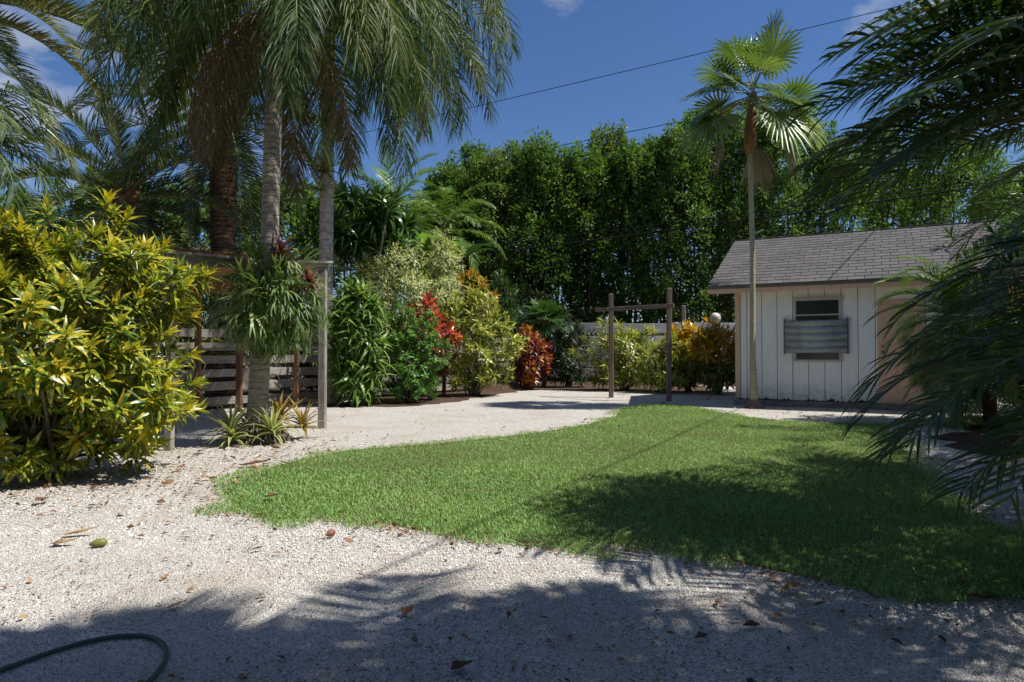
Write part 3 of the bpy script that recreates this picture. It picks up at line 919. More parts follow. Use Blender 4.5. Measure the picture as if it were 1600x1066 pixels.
def make_shed():
    root = thing('garden_shed', 'white board garden shed with grey shingle roof and peach door', 'shed', (4.85, 14.8, 0), R(-28.9))
    LEN, DEP = 4.5, 5.8
    box('foundation', root, (LEN / 2, DEP / 2, 0.02), (LEN + 0.06, DEP + 0.06, 0.2), M['concrete'], bevel=0.02)
    W = 2.52
    box('side_wall', root, (0.05, DEP / 2, W / 2 + 0.1), (0.1, DEP - 0.2, W - 0.1), M['paint_white'])
    box('side_wall', root, (LEN - 0.05, DEP / 2, W / 2 + 0.1), (0.1, DEP - 0.2, W - 0.1), M['paint_white'])
    box('back_wall', root, (LEN / 2, DEP - 0.05, W / 2 + 0.1), (LEN - 0.22, 0.1, W - 0.1), M['paint_white'])
    # gable infills
    for x in (0.05, LEN - 0.05):
        bm = bmesh.new()
        tri = [(0.06, 2.58), (DEP - 0.06, 2.58), (DEP / 2, 3.72)]
        a = [bm.verts.new((x - 0.04, p[0], p[1])) for p in tri]; b_ = [bm.verts.new((x + 0.04, p[0], p[1])) for p in tri]
        bm.faces.new(a); bm.faces.new(b_[::-1])
        for i in range(3): bm.faces.new((a[i], b_[i], b_[(i + 1) % 3], a[(i + 1) % 3]))
        bmesh.ops.recalc_face_normals(bm, faces=bm.faces[:])
        me = bpy.data.meshes.new('gable'); bm.to_mesh(me); bm.free(); me.materials.append(M['paint_white'])
        link('gable', me, root)
    # siding: boards with open grooves over a backing
    fw = box('wall_backing', root, (LEN / 2, 0.045, W / 2 + 0.1), (LEN - 0.2, 0.05, W - 0.1), M['rot'], bevel=0)
    DO0, DO1, DT = 2.70, 3.53, 2.18
    edges = [0.10, 0.235] + [0.235 + 0.305 * k for k in range(1, 9)] + [DO0, DO1] + [3.83, 4.13, LEN - 0.1]
    edges = sorted(set(round(e, 3) for e in edges))
    edges = [e for i, e in enumerate(edges) if i == 0 or e - edges[i - 1] > 0.09]
    for a, b_ in zip(edges[:-1], edges[1:]):
        lo = 0.115 + random.uniform(0, 0.03)
        if a >= DO0 - 0.02 and b_ <= DO1 + 0.02: lo = DT + 0.02
        box('plank', root, ((a + b_) / 2, 0.008, (lo + W + 0.04) / 2), (b_ - a - 0.011, 0.024, W + 0.04 - lo), M['paint_white'], bevel=0.003)
    box('corner_trim', root, (0.045, -0.002, W / 2 + 0.1), (0.105, 0.05, W - 0.12), M['paint_peach'])
    # ragged rotten bottom edge
    mb = MB(); xs = np.arange(0.12, DO0 - 0.02, 0.018)
    hh = 0.012 + 0.05 * np.maximum(0, np.sin(xs * 9 + 2 * np.sin(xs * 23))) * rng.random(len(xs)) + rng.exponential(0.010, len(xs))
    hh[(xs > 1.85) & (xs < 1.93)] += 0.05; hh[(xs > 2.40) & (xs < 2.62)] += 0.03
    v = []
    for x, h_ in zip(xs, hh): v += [(x, -0.0065, 0.105), (x, -0.0065, 0.118 + h_)]
    f = [(2 * i, 2 * i + 2, 2 * i + 3, 2 * i + 1) for i in range(len(xs) - 1)]
    mb.add(v, f); link('rotten_edge', mb.mesh('rotten_edge', M['rot']), root)
    # window
    wx0, wx1, wz0, wz1 = 1.175, 2.075, 0.94, 2.255
    win = box('window', root, ((wx0 + wx1) / 2, -0.010, (wz0 + wz1) / 2), (wx1 - wx0 - 0.1, 0.016, wz1 - wz0 - 0.1), M['pane'], bevel=0)
    wc = Vector(win.location)
    def wp(nm, x0, x1, z0, z1, y, d, m):
        box(nm, win, Vector(((x0 + x1) / 2, y, (z0 + z1) / 2)) - wc, (x1 - x0, d, z1 - z0), m, bevel=0.003)
    wp('frame', wx0, wx0 + 0.05, wz0 + 0.04, wz1 - 0.06, -0.03, 0.05, M['alu'])
    wp('frame', wx1 - 0.05, wx1, wz0 + 0.04, wz1 - 0.06, -0.03, 0.05, M['alu'])
    wp('head', wx0 - 0.02, wx1 + 0.02, wz1 - 0.06, wz1 + 0.01, -0.034, 0.06, M['alu'])
    wp('sill', wx0 - 0.02, wx1 + 0.02, wz0, wz0 + 0.038, -0.034, 0.06, M['alu'])
    wp('rail', wx0 + 0.05, wx1 - 0.05, 1.885, 1.915, -0.028, 0.03, M['alu'])
    # corrugated storm shutter
    mb = MB(); prof = []; z = 1.11
    for k in range(5):
        prof += [(z, -0.068), (z + 0.022, -0.095), (z + 0.088, -0.095), (z + 0.11, -0.068)]; z += 0.142
    v, f = [], []
    for (zz, yy) in prof:
        for x in (1.015, 2.17): v.append((x, yy - 0.004 * (x - 1), zz + 0.006 * (x - 1)))
    for i in range(len(prof) - 1): f.append((2 * i, 2 * i + 1, 2 * i + 3, 2 * i + 2))
    mb.add(v, f)
    sh = link('storm_shutter', mb.mesh('storm_shutter', M['galv']), root)
    so = sh.modifiers.new('thickness', 'SOLIDIFY'); so.thickness = 0.004
    sh['label'] = 'corrugated grey metal shutter across the window'
    for x in (1.0, 2.185):
        box('shutter_track', root, (x, -0.045, 1.465), (0.03, 0.06, 0.74), M['drip'])
    # door
    dr = box('door', root, ((DO0 + DO1) / 2, 0.0, (0.12 + DT) / 2), (DO1 - DO0 - 0.02, 0.03, DT - 0.13), M['paint_peach'])
    dc = Vector(dr.location)
    for zz, r_ in ((1.25, 0.028), (1.13, 0.034)):
        bm = bmesh.new()
        bmesh.ops.create_cone(bm, cap_ends=True, segments=16, radius1=r_, radius2=r_ * 0.8, depth=0.02)
        bmesh.ops.rotate(bm, matrix=Matrix.Rotation(R(90), 3, 'X'), verts=bm.verts)
        k0 = len(bm.verts)
        ret = bmesh.ops.create_uvsphere(bm, u_segments=12, v_segments=8, radius=r_ * 0.75)
        bmesh.ops.translate(bm, vec=(0, -0.03, 0), verts=ret['verts'])
        me = bpy.data.meshes.new('door_knob'); bm.to_mesh(me); bm.free(); me.materials.append(M['brass'])
        link('deadbolt' if zz > 1.2 else 'door_knob', me, dr, Vector((2.80, -0.027, zz)) - dc)
    # roof
    n0, z0, n1, z1 = -0.33, 2.50, 2.75, 3.92
    sl = math.hypot(n1 - n0, z1 - z0); pit = math.atan2(z1 - z0, n1 - n0)
    q = Matrix.Rotation(pit, 3, 'X').to_quaternion()
    U0, U1 = -0.52, LEN + 0.45
    up = Vector((0, -math.sin(pit), math.cos(pit))); al = Vector((0, math.cos(pit), math.sin(pit)))
    mid = Vector(((U0 + U1) / 2, (n0 + n1) / 2, (z0 + z1) / 2))
    roof = box('roof', root, mid + up * 0.03, (U1 - U0, sl, 0.05), M['shingle'], q, 0.006)
    yb = 2 * n1 - n0
    qb = Matrix.Rotation(-pit, 3, 'X').to_quaternion()
    box('back_roof_slope', root, Vector((mid.x, n1 + (n1 - n0) / 2 + 0.012, mid.z)) + Vector((0, math.sin(pit), math.cos(pit))) * 0.03, (U1 - U0, sl, 0.05), M['shingle'], qb, 0.006)
    box('ridge_cap', root, (mid.x, n1 + 0.006, z1 + 0.065), (U1 - U0 + 0.02, 0.16, 0.03), M['shingle'])
    # shingles
    rows = 17; ex = sl / rows; wd = 0.30
    bm = bmesh.new(); bmesh.ops.create_cube(bm, size=1.0); bmesh.ops.scale(bm, vec=(wd - 0.012, ex + 0.035, 0.014), verts=bm.verts)
    sme = bpy.data.meshes.new('shingle'); bm.to_mesh(sme); bm.free(); sme.materials.append(M['shingle'])
    qinv = q.inverted()
    for r_ in range(rows):
        off = (0.0, 0.15)[r_ % 2] + random.uniform(-0.02, 0.02)
        x = U0 + 0.01 + off - (wd if off > 0.05 else 0) + wd / 2
        while x < U1 + wd / 2 - 0.01:
            xa, xb = max(x - wd / 2, U0), min(x + wd / 2, U1)
            if xb - xa > 0.06:
                o = bpy.data.objects.new('shingle', sme)
                COL.objects.link(o); o.parent = roof
                o.location = ((xa + xb) / 2 - mid.x, -sl / 2 + ex * (r_ + 0.5) - 0.012, 0.0385 + random.uniform(0, 0.0015))
                o.rotation_euler = (R(-2.6), 0, R(random.uniform(-0.35, 0.35)))
                o.scale = ((xb - xa) / wd, 1, 1)
            x += wd
    box('drip_edge', root, (mid.x, n0 - 0.012, z0 + 0.028), (U1 - U0 + 0.01, 0.03, 0.075), M['drip'], bevel=0.01)
    box('fascia', root, (mid.x, n0 + 0.022, z0 - 0.06), (U1 - U0 - 0.02, 0.03, 0.10), M['paint_peach'])
    box('soffit', root, (mid.x, n0 / 2 + 0.03, z0 - 0.06), (U1 - U0 - 0.06, 0.30, 0.02), M['paint_peach'])
    e = Vector((U0 + 0.02, 0, 0))
    beam('bargeboard', root, Vector((U0 + 0.02, n0 + 0.05, z0 - 0.055)), Vector((U0 + 0.02, n1, z1 - 0.06)), 0.03, 0.11, M['paint_peach'])
make_shed()

# ------------------------------------------------------------------ pergola
def make_pergola():
    FL, FR, BL, BR = np.array([-3.93, 7.85, 0]), np.array([-2.83, 10.2, 0]), np.array([-5.75, 12.5, 0]), np.array([-4.45, 14.1, 0])
    root = thing('pergola', 'weathered grey timber pergola with brown roof boards and lattice corners', 'pergola', FL)
    def L(p, z): return Vector((float(p[0] - FL[0]), float(p[1] - FL[1]), float(z)))
    hl, hr, hb = 2.16, 2.36, 2.30
    def post(p, h_, w, m, lab=None):
        o = beam('post', root, L(p, -0.05), L(p, h_), w, w * 0.9, m, 0.006)
        if lab: o['label'] = lab
    post(FL, hl, 0.09, M['wood_grey']); post(FR, hr, 0.115, M['wood_grey'])
    post(BL, hb, 0.1, M['wood_brown']); post(BR, hb, 0.1, M['wood_brown'])
    mid_b = BL * 0.52 + BR * 0.48 + np.array([-0.05, -0.3, 0]); post(mid_b, 1.75, 0.11, M['wood_brown'])
    d = (FR - FL) / np.linalg.norm(FR - FL)
    A = FL - d * 0.62; B = FR + d * 0.09
    # front plate in two lengths, sagging in the middle
    m_ = FL * 0.45 + FR * 0.55
    beam('front_beam', root, L(A, hl + 0.0), L(m_, hl + 0.115), 0.05, 0.11, M['wood_grey'])
    beam('front_beam', root, L(m_, hl + 0.115), L(B, hr + 0.055), 0.05, 0.10, M['wood_grey'])
    beam('fascia_strip', root, L(A + np.array([0.05, -0.02, 0]), hl + 0.065), L(m_ + np.array([0.05, -0.02, 0]), hl + 0.18), 0.13, 0.03, M['wood_grey'])
    beam('fascia_strip', root, L(m_ + np.array([0.05, -0.02, 0]), hl + 0.18), L(B + np.array([0.05, -0.02, 0]), hr + 0.115), 0.13, 0.03, M['wood_grey'])
    beam('back_beam', root, L(BL - np.array([0.5, 0.6, 0]), hb + 0.02), L(BR, hb + 0.05), 0.05, 0.19, M['wood_roof'])
    # roof boards run from the front beam to the back beam
    n = 11
    for k in range(n):
        t = (k + 0.5) / n
        a = A + (B - A) * t; b_ = (BL - np.array([0.5, 0.6, 0])) + (BR - BL + np.array([0.5, 0.6, 0])) * t
        za = hl + 0.07 + 0.21 * t; zb = hb + 0.15
        w = np.linalg.norm(B - A) / n * 0.72
        beam('roof_board', root, L(a, za + 0.05), L(b_, zb), w, 0.02, M['wood_roof'])
    for t in (0.12, 0.5, 0.9):
        a = A + (B - A) * t + np.array([-0.05, 0.05, 0]); b_ = BL + (BR - BL) * t
        beam('rafter', root, L(a, hl + 0.0 + 0.2 * t), L(b_, hb + 0.06), 0.045, 0.13, M['wood_brown'])
    # lattice corners
    def lattice(p, q, zt, h_, n=4):
        L2 = np.linalg.norm(q - p); e = (q - p) / L2
        beam('lattice_rail', root, L(p, zt - h_), L(q, zt - h_), 0.03, 0.045, M['wood_grey'])
        step = L2 / (n - 1)
        for s, off in ((1, 0.012), (-1, -0.012)):
            for k in range(-3, n + 1):
                x0 = k * step; x1 = x0 + h_
                c0, c1 = max(0, -x0), min(h_, L2 - x0)
                if c1 - c0 < 0.06: continue
                xa, xb = x0 + c0, x0 + c1
                za, zb = zt - h_ + c0, zt - h_ + c1
                if s < 0: xa, xb = L2 - xa, L2 - xb
                o_ = np.array([e[1], -e[0], 0]) * off
                beam('lattice_slat', root, L(p + e * xa + o_, za), L(p + e * xb + o_, zb), 0.010, 0.032, M['wood_grey'], 0.002)
    lattice(A + d * 0.03, FL - d * 0.06, hl - 0.03, 0.42)
    lattice(FR - d * 0.5, FR - d * 0.08, hr - 0.0, 0.40)
make_pergola()

# ------------------------------------------------------------------ fences
def fence(name, label, path, boards, bh, mat, postm, cat='fence', th=0.03, gapx=0.02, back=0.05, post_h=None):
    root = thing(name, label, cat, (path[0][0], path[0][1], 0))
    o0 = np.array(path[0])
    for (a, b_) in zip(path[:-1], path[1:]):
        a, b_ = np.array(a), np.array(b_)
        L2 = np.linalg.norm(b_ - a); n = max(1, round(L2 / 2.1)); e = (b_ - a) / L2
        nr = np.array([-e[1], e[0]])
        for k in range(n):
            p, q = a + e * (L2 * k / n + gapx), a + e * (L2 * (k + 1) / n - gapx)
            for z in boards:
                dz = random.uniform(-0.02, 0.02); dz2 = random.uniform(-0.02, 0.02)
                beam('board', root, (*(p - o0), z + dz), (*(q - o0), z + dz2), th, bh * random.uniform(0.92, 1.04), mat)
        for k in range(n + 1):
            p = a + e * (L2 * k / n) + nr * back
            h_ = post_h or boards[-1] + bh * 0.7
            beam('post', root, (*(p - o0), -0.1), (*(p - o0), h_), 0.09, 0.09, postm)
    return root
fence('board_fence', 'weathered grey horizontal board fence running behind the pergola and shrubs', [(-8.6, 9.6), (-6.4, 12.9), (-4.3, 15.4), (-1.6, 19.7), (0.7, 22.8)],
      [0.16, 0.46, 0.72, 0.98, 1.24, 1.50], 0.165, M['wood_fence'], M['wood_brown'])
fence('white_fence', 'pale whitewashed board fence along the back of the yard', [(0.95, 24.6), (5.6, 24.2), (10.5, 23.6)],
      [0.42, 0.80, 1.18, 1.56, 2.02], 0.35, M['wood_white'], M['wood_grey'], gapx=0.006, post_h=2.1)

# ------------------------------------------------------------------ timber frame
def make_frame():
    a, b_ = np.array([2.51, 17.3, 0]), np.array([3.66, 15.95, 0])
    root = thing('timber_frame', 'dark weathered timber frame of two posts and a crossbar', 'frame', a)
    e = (b_ - a) / np.linalg.norm(b_ - a)
    def L(p, z): return (p[0] - a[0], p[1] - a[1], z)
    beam('post', root, L(a, -0.1), L(a, 2.62), 0.112, 0.112, M['wood_dark'], 0.014)
    beam('post', root, L(b_ + np.array([0.0, 0, 0]), -0.1), L(b_ + np.array([0.02, 0, 0]), 2.64), 0.112, 0.112, M['wood_dark'], 0.014)
    nr = np.array([-e[1], e[0], 0]) * -0.085
    beam('crossbar', root, L(a - e * 0.45 + nr, 2.235), L(b_ + e * 0.22 + nr, 2.21), 0.045, 0.10, M['wood_dark'], 0.008)
    for p, z in ((a, 2.23), (b_, 2.21)):
        q = p + nr * 1.35
        mb = MB(); tube(mb, [(q[0], q[1], z), (q[0] + nr[0] * 0.35, q[1] + nr[1] * 0.35, z)], 0.018, 8)
        mb.build('bolt', M['drip'], root)
make_frame()

# lamp, post, mulch heap
def make_lamp():
    p = P(1118, 497, 20.5)
    root = thing('globe_lamp', 'white globe garden lamp on slim post above golden croton', 'lamp', (p[0], p[1], 0))
    mb = MB(); tube(mb, [(p[0], p[1], -0.1), (p[0], p[1], p[2] - 0.24)], 0.035, 10); mb.build('post', M['wood_white'], root, smooth=True)
    mb = MB(); tube(mb, [(p[0], p[1], p[2] - 0.25), (p[0], p[1], p[2] - 0.21), (p[0], p[1], p[2] - 0.15)], [0.06, 0.075, 0.05], 14); mb.build('collar', M['drip'], root)
    bm = bmesh.new(); bmesh.ops.create_uvsphere(bm, u_segments=24, v_segments=14, radius=0.16)
    me = bpy.data.meshes.new('globe'); bm.to_mesh(me); bm.free()
    for pl in me.polygons: pl.use_smooth = True
    me.materials.append(plainmat('opal_globe', (0.62, 0.6, 0.52), 0.5, c2=(0.42, 0.40, 0.32), scale=9))
    link('globe', me, root, (0, 0, float(p[2])))
make_lamp()
o = box('fence_post', None, (float(P(1068, 480, 22.9)[0]), 22.9, 1.35), (0.14, 0.14, 2.75), M['wood_dark'], bevel=0.02)
tag(o, 'lone dark post standing above the white fence beside timber frame', 'post')

def heap():
    n = 28; c = np.array([-0.45, 20.9])
    xs = np.linspace(-1, 1, n); X, Y = np.meshgrid(xs, xs, indexing='ij')
    r = np.sqrt(X ** 2 + Y ** 2)
    Z = 0.45 * np.clip(1 - r, 0, 1) ** 0.85 * (1 + 0.15 * np.sin(X * 9) * np.cos(Y * 7)) + rng.normal(0, 0.01, X.shape) - 0.02 - 0.05 * (r > 1)
    V = np.stack([c[0] + X * 1.05, c[1] + Y * 0.8, Z], -1).reshape(-1, 3)
    i, j = np.meshgrid(np.arange(n - 1), np.arange(n - 1), indexing='ij')
    f = np.stack([i * n + j, (i + 1) * n + j, (i + 1) * n + j + 1, i * n + j + 1], -1).reshape(-1, 4)
    mb = MB(); mb.add(V, f)
    o = mb.build('mulch_heap', M['mulch'], smooth=True, origin=(c[0], c[1], 0))
    tag(o, 'low heap of dark brown mulch in front of the board fence', 'mulch')
heap()
o = beam('leaning_plank', None, (0.02, 21.0, 0.03), (-0.32, 21.75, 0.95), 0.16, 0.035, M['wood_fence'])
tag(o, 'pale plank leaning on the fence behind the mulch heap', 'plank')

# ------------------------------------------------------------------ big trees of the hedge
def tree(name, label, x, y, h, r, nleaf, mat, z0=0.8, group=None, leaf=0.13, ncl=150, lowthin=0.5, col=0.8):
    root = thing(name, label, 'tree', (x, y, 0), group=group)
    mb = MB()
    leaders = []
    for k in range(random.randint(3, 5)):
        a = random.uniform(0, 6.28); sp = r * random.uniform(0.25, 0.6)
        top = np.array([x + math.cos(a) * sp, y + math.sin(a) * sp, h * random.uniform(0.72, 0.93)])
        b0 = np.array([x + math.cos(a) * 0.15, y + math.sin(a) * 0.15, -0.05])
        pts = bez(b0, b0 * 0.5 + top * 0.5 + np.array([math.cos(a) * 0.2, math.sin(a) * 0.2, -0.3]), top, 12)
        pts[1:-1] += rng.normal(0, 0.04, (10, 3))
        tube(mb, pts, np.linspace(0.075, 0.018, 12), 6, cap=False)
        leaders.append(pts)
    # clump centres in a lumpy column, more of them near the skin
    u = rng.random(ncl) ** 0.8
    zz = z0 + (h - z0) * u
    keep = rng.random(ncl) < (lowthin + (1 - lowthin) * np.clip(u * 2.2, 0, 1))
    zz, u = zz[keep], u[keep]
    prof = np.clip(np.minimum(0.62 + u * 1.2, 1.0) * np.sqrt(np.clip(1 - ((u - 0.55) / 0.47).clip(0) ** 2.2, 0.02, 1)), 0.08, 1)
    ang = rng.uniform(0, 6.28, len(zz))
    rad = r * prof * np.sqrt(rng.uniform(0.15, 1.0, len(zz))) * (1 + 0.2 * np.sin(ang * 3 + zz * 2.1))
    C = np.stack([x + np.cos(ang) * rad, y + np.sin(ang) * rad, zz], -1)
    ns_ = ncl // 9                                    # leading shoots that break the outline
    an2 = rng.uniform(0, 6.28, ns_); r2 = r * np.sqrt(rng.random(ns_)) * 0.85
    zs_ = h * (0.90 + 0.12 * rng.random(ns_) ** 1.5) - 0.9 * (r2 / r) ** 2 + 0.15
    for q_ in (0.0, -0.35, -0.7):
        C = np.concatenate([C, np.stack([x + np.cos(an2) * r2, y + np.sin(an2) * r2, zs_ + q_], -1)])
    u = np.clip((C[:, 2] - z0) / (h - z0), 0, 1)
    for i in rng.permutation(len(C))[:34]:
        ld = leaders[random.randrange(len(leaders))]
        k = int(np.argmin(np.abs(ld[:, 2] - (C[i, 2] - 0.5))))
        tube(mb, bez(ld[k], (ld[k] + C[i]) / 2 + np.array([0, 0, -0.1]), C[i], 5), np.linspace(0.02, 0.006, 5), 4, cap=False)
    mb.build('trunk', M['bark_tree'], root, smooth=True)
    per = nleaf // len(C)
    cs = 0.14 + 0.24 * rng.random(len(C)) ** 1.3
    cs[-3 * ns_:] = 0.13
    n = per * len(C)
    ci = np.repeat(np.arange(len(C)), per)
    dirs = nrm(rng.normal(size=(n, 3)) + np.array([0, 0, 0.35]))
    rr = cs[ci] * rng.uniform(0.25, 1.25, n)
    p = C[ci] + dirs * rr[:, None] * np.array([1, 1, 1.55])
    ax = nrm(dirs + rng.normal(0, 0.45, (n, 3)) + np.array([0, 0, 0.15]))
    Rm = rot_from(ax, nrm(rng.normal(0, 0.5, (n, 3)) + np.array([0, 0, 1.0])))
    L = leaf * rng.uniform(0.7, 1.25, n); W = L * 0.46
    v = np.array([[0, 0, 0], [0.5, 0.45, 0.08], [0, 1, -0.12], [-0.5, 0.45, 0.08]])
    V = np.einsum('nij,nvj->nvi', Rm, v[None] * np.stack([W, L, L], -1)[:, None]) + p[:, None]
    rv = np.clip(rng.beta(2, 2.4, n) * 0.9 + (rng.normal(0, 0.12, len(C)))[ci] + 0.12 * (u[ci] - 0.4), 0, 1)
    A = np.zeros((n, 4, 3)); A[:, :, 0] = rv[:, None]
    lb = MB(); lb.add(V.reshape(-1, 3), np.arange(n * 4).reshape(-1, 4), A.reshape(-1, 3))
    o = lb.build('crown', M[mat], root)
    return root

HT = [(706, 262, 28.5), (742, 246, 30), (775, 240, 28.5), (812, 234, 30), (846, 232, 28.3), (884, 244, 30), (914, 228, 28.8), (952, 220, 30), (988, 210, 28.5), (1022, 214, 30),
      (1066, 178, 28.0), (1104, 180, 29.5), (1150, 205, 28.4), (1206, 176, 27.5), (1262, 170, 29), (1322, 190, 28), (1390, 205, 29), (1462, 200, 28), (1545, 210, 28)]
WORDS = ['leftmost of the tall hedge trees, next to the hanging palm fronds', 'second hedge tree from the left, behind the pale variegated shrubs', 'third hedge tree from the left, above the orange croton',
         'fourth hedge tree from the left, dense and bright topped', 'fifth hedge tree from the left with a rounded top', 'hedge tree with a dip in its top left of the slender spire',
         'slim pointed hedge tree rising as a spire mid hedge', 'broad hedge tree straight above the dark shrub', 'hedge tree whose top meets the overhead wire', 'hedge tree above the left post of the timber frame',
         'tall hedge tree rising above its neighbours left of the fan palm', 'tall hedge tree just left of the fan palm crown', 'hedge tree half hidden behind the fan palm trunk', 'tall hedge tree right of the fan palm behind the shed',
         'hedge tree above the shed window', 'hedge tree above the shed door, behind dark fronds', 'hedge tree behind the right end of the shed roof', 'hedge tree right of the shed seen through palm fronds', 'rightmost hedge tree seen through dark palm fronds']
for k, (px, py, y) in enumerate(HT):
    p = P(px, py, y)
    tree('hedge_tree', WORDS[k], p[0], y + random.uniform(-0.6, 0.6), p[2] + random.choice((-0.75, -0.35, 0.0, 0.25, 0.45)), random.uniform(1.1, 1.5) * (1.12 if k >= 10 else 1), 15500 if k < 14 else 10000, 'hedge_b' if k in (2, 3, 5, 7) else 'hedge',
         z0=0.5, group='tall hedge trees along the back', ncl=300 if k < 14 else 220, lowthin=0.75, leaf=0.155)
BT = [(-3.5, 33.5, 9.0), (-0.3, 34, 9.3), (2.8, 33.5, 9.2), (6.0, 34, 9.6), (9.2, 33.5, 10.2), (12.5, 34, 10.0), (16, 33.5, 10.2), (20, 34, 10), (24.5, 33, 9.5)]  # extra row, added to darken the hedge and block the sky behind
BW = ['first', 'second', 'third', 'fourth', 'fifth', 'sixth', 'seventh', 'eighth', 'ninth']
for (x, y, h_), w in zip(BT, BW):
    tree('backing_tree', w + ' tree from the left in the row added behind the hedge to darken its gaps', x, y, h_, 2.2, 6500, 'hedge', z0=0.3, group='row of trees behind the hedge', leaf=0.30, ncl=150, lowthin=0.9)
LT = [(-22, 27, 7.6), (-18, 24, 6.6), (-14.6, 25, 7.4), (-11.2, 24, 6.8), (-8.4, 25, 7.2), (-5.8, 24, 6.6)]
LW = ['green broadleaf tree at the far left edge behind the palms', 'green broadleaf tree left of the short date palm crown', 'broadleaf tree behind the short date palm', 'broadleaf tree behind the fat brown palm trunk', 'broadleaf tree behind the grey palm trunks', 'broadleaf tree behind the tall dracaena heads']
for (x, y, h_), w in zip(LT, LW):
    tree('broadleaf_tree', w, x, y, h_, 2.3, 9500, 'hedge', z0=0.4, group='trees behind the palms', leaf=0.2, ncl=170, lowthin=0.9)

for (x, y, h_, r_, w) in ((-9, -5, 8, 3.0, 'left'), (-4, -7, 9, 3.2, 'left centre'), (1.5, -7.5, 9, 3.2, 'centre'), (7, -6.5, 9, 3.2, 'right centre'), (12.5, -3, 8.5, 3.2, 'right'), (14.5, 3, 8, 3.0, 'far right'), (-11.5, 1, 7, 2.6, 'far left')):  # unseen trees, added to block sky light and deepen the shade
    tree('broadleaf_tree', 'unseen tree added behind the photographer, ' + w + ' of the row out of view', x, y, h_, r_, 5200, 'hedge', z0=0.3, group='trees added behind the photographer to block sky light', leaf=0.42, ncl=110, lowthin=1.0)
# ------------------------------------------------------------------ fan palm in front of the shed
def make_thatch():
    b = np.array([4.98, 14.05, 0])
    root = thing('fan_palm', 'slender fan palm with pale thin trunk in front of the shed', 'palm', b)
    top = P(1180, 160, 14.05)
    trunk(root, [b + [0, 0, -0.05], P(1176, 560, 14.05), P(1177, 400, 14.05), P(1174, 245, 14.05), top], [0.10, 0.058, 0.054, 0.050, 0.05], M['bark_thatch'], 12, rings=0.03, per=0.09)
    mb = MB(); tube(mb, [b + [0, 0, -0.04], b + [0, 0, 0.06], b + [0.0, 0, 0.17], b + [0, 0, 0.24]], [0.22, 0.17, 0.09, 0.055], 14); mb.build('root_mound', M['roots'], root, smooth=True)
    s = P(1174, 240, 14.05)
    mb = MB(); tube(mb, [s, s + [0, 0, 0.2], s + [0.01, 0, 0.55], top, top + [0, 0, 0.25]], [0.075, 0.13, 0.12, 0.11, 0.06], 12); mb.build('fibre_boot', M['fibre'], root, smooth=True)
    c = top + np.array([0, 0, 0.15])
    spec = [(-90, 25, .75, .75), (-100, -25, .6, .85), (-50, 55, .75, .8), (-140, 50, .8, .8), (150, 40, .85, .8), (10, 20, .8, .85), (35, 60, .85, .8), (90, 40, .8, .8), (100, 75, .8, .8),
            (-20, 72, 1.15, .8), (180, 12, .85, .85), (-175, -12, .85, .8), (-15, -2, .8, .8), (60, 10, .8, .8), (125, 5, .8, .8), (-60, -10, .65, .85), (-120, 5, .7, .8)]
    for (az, el, pl, rr) in spec:
        fan_leaf(root, c + [0, 0, el / 300], az + random.uniform(-8, 8), el, pl * 1.0, rr * 0.88, rnd=random.uniform(0.3, 0.75), tilt=random.uniform(-35, 35), droop=random.uniform(0.1, 0.45), nseg=30)
    for (az, el, rv_) in ((175, -22, 0.9), (195, -30, 0.75), (-5, -25, 0.85), (-70, -38, 0.6), (12, -12, 0.7)):
        fan_leaf(root, c, az, el, 0.95, 0.8, rnd=rv_, tilt=random.uniform(-30, 30), droop=0.8, nseg=30)
    for (az, el) in ((185, -42), (-8, -45), (60, -60)):
        o = fan_leaf(root, c + [0, 0, -0.15], az, el, 0.8, 0.62, dead=True, rnd=random.uniform(0.2, 0.7), droop=1.3, nseg=24)
        o['label'] = 'dead brown fan leaf'
make_thatch()

# ------------------------------------------------------------------ queen palms
def queen1():
    b = np.array([-3.17, 8.6, 0])
    root = thing('queen_palm', 'grey ringed palm trunk carrying the staghorn fern, inside the pergola', 'palm', b)
    top = np.array([-2.97, 8.6, 5.55])
    trunk(root, [b + [0, 0, -0.05], P(404, 620, 8.6), P(408, 520, 8.6), P(420, 380, 8.6), P(424, 200, 8.6), P(428, 30, 8.6), top], [0.19, 0.125, 0.12, 0.11, 0.105, 0.095, 0.10], M['bark_queen'], 18, rings=0.015, per=0.15)
    mb = MB()
    for k in range(90):
        a = random.uniform(0, 6.28); z = random.uniform(0.12, 0.36)
        p0 = b + [math.cos(a) * 0.14, math.sin(a) * 0.14, z]; r_ = random.uniform(0.24, 0.44)
        p2 = b + [math.cos(a + 0.1) * r_, math.sin(a + 0.1) * r_, -0.03]
        tube(mb, bez(p0, (p0 + p2) / 2 + [0, 0, 0.06], p2, 5), [0.012, 0.014, 0.013, 0.010, 0.006], 5, cap=False)
    mb.build('roots', M['roots'], root, smooth=True)
    for k in range(34):
        az = k * 137.5 + random.uniform(-12, 12); age = k / 34
        frond(root, top + [0, 0, 0.35 * (1 - age)], az, 76 - 46 * age, random.uniform(2.5, 3.3), 164 - 40 * age, n=115, ll=0.66, lw=0.018, vee=0, plum=60, droop=1.0, pw=0.62, rnd=random.uniform(0.2, 0.66), rr=0.018)
    for az, el, bd in ((178, 10, 100), (-160, 10, 100), (95, -10, 78), (-125, -5, 84), (40, 10, 100), (150, 20, 108)):
        frond(root, top + [0, 0, -0.1], az, el, random.uniform(2.0, 2.6), bd, n=80, ll=0.6, lw=0.02, vee=-25, plum=35, droop=1.5, pw=0.45, mat='dead', rmat='fibre', rnd=random.uniform(0.2, 0.6), rr=0.016, name='dead_frond', label='dry brown hanging frond')
queen1()

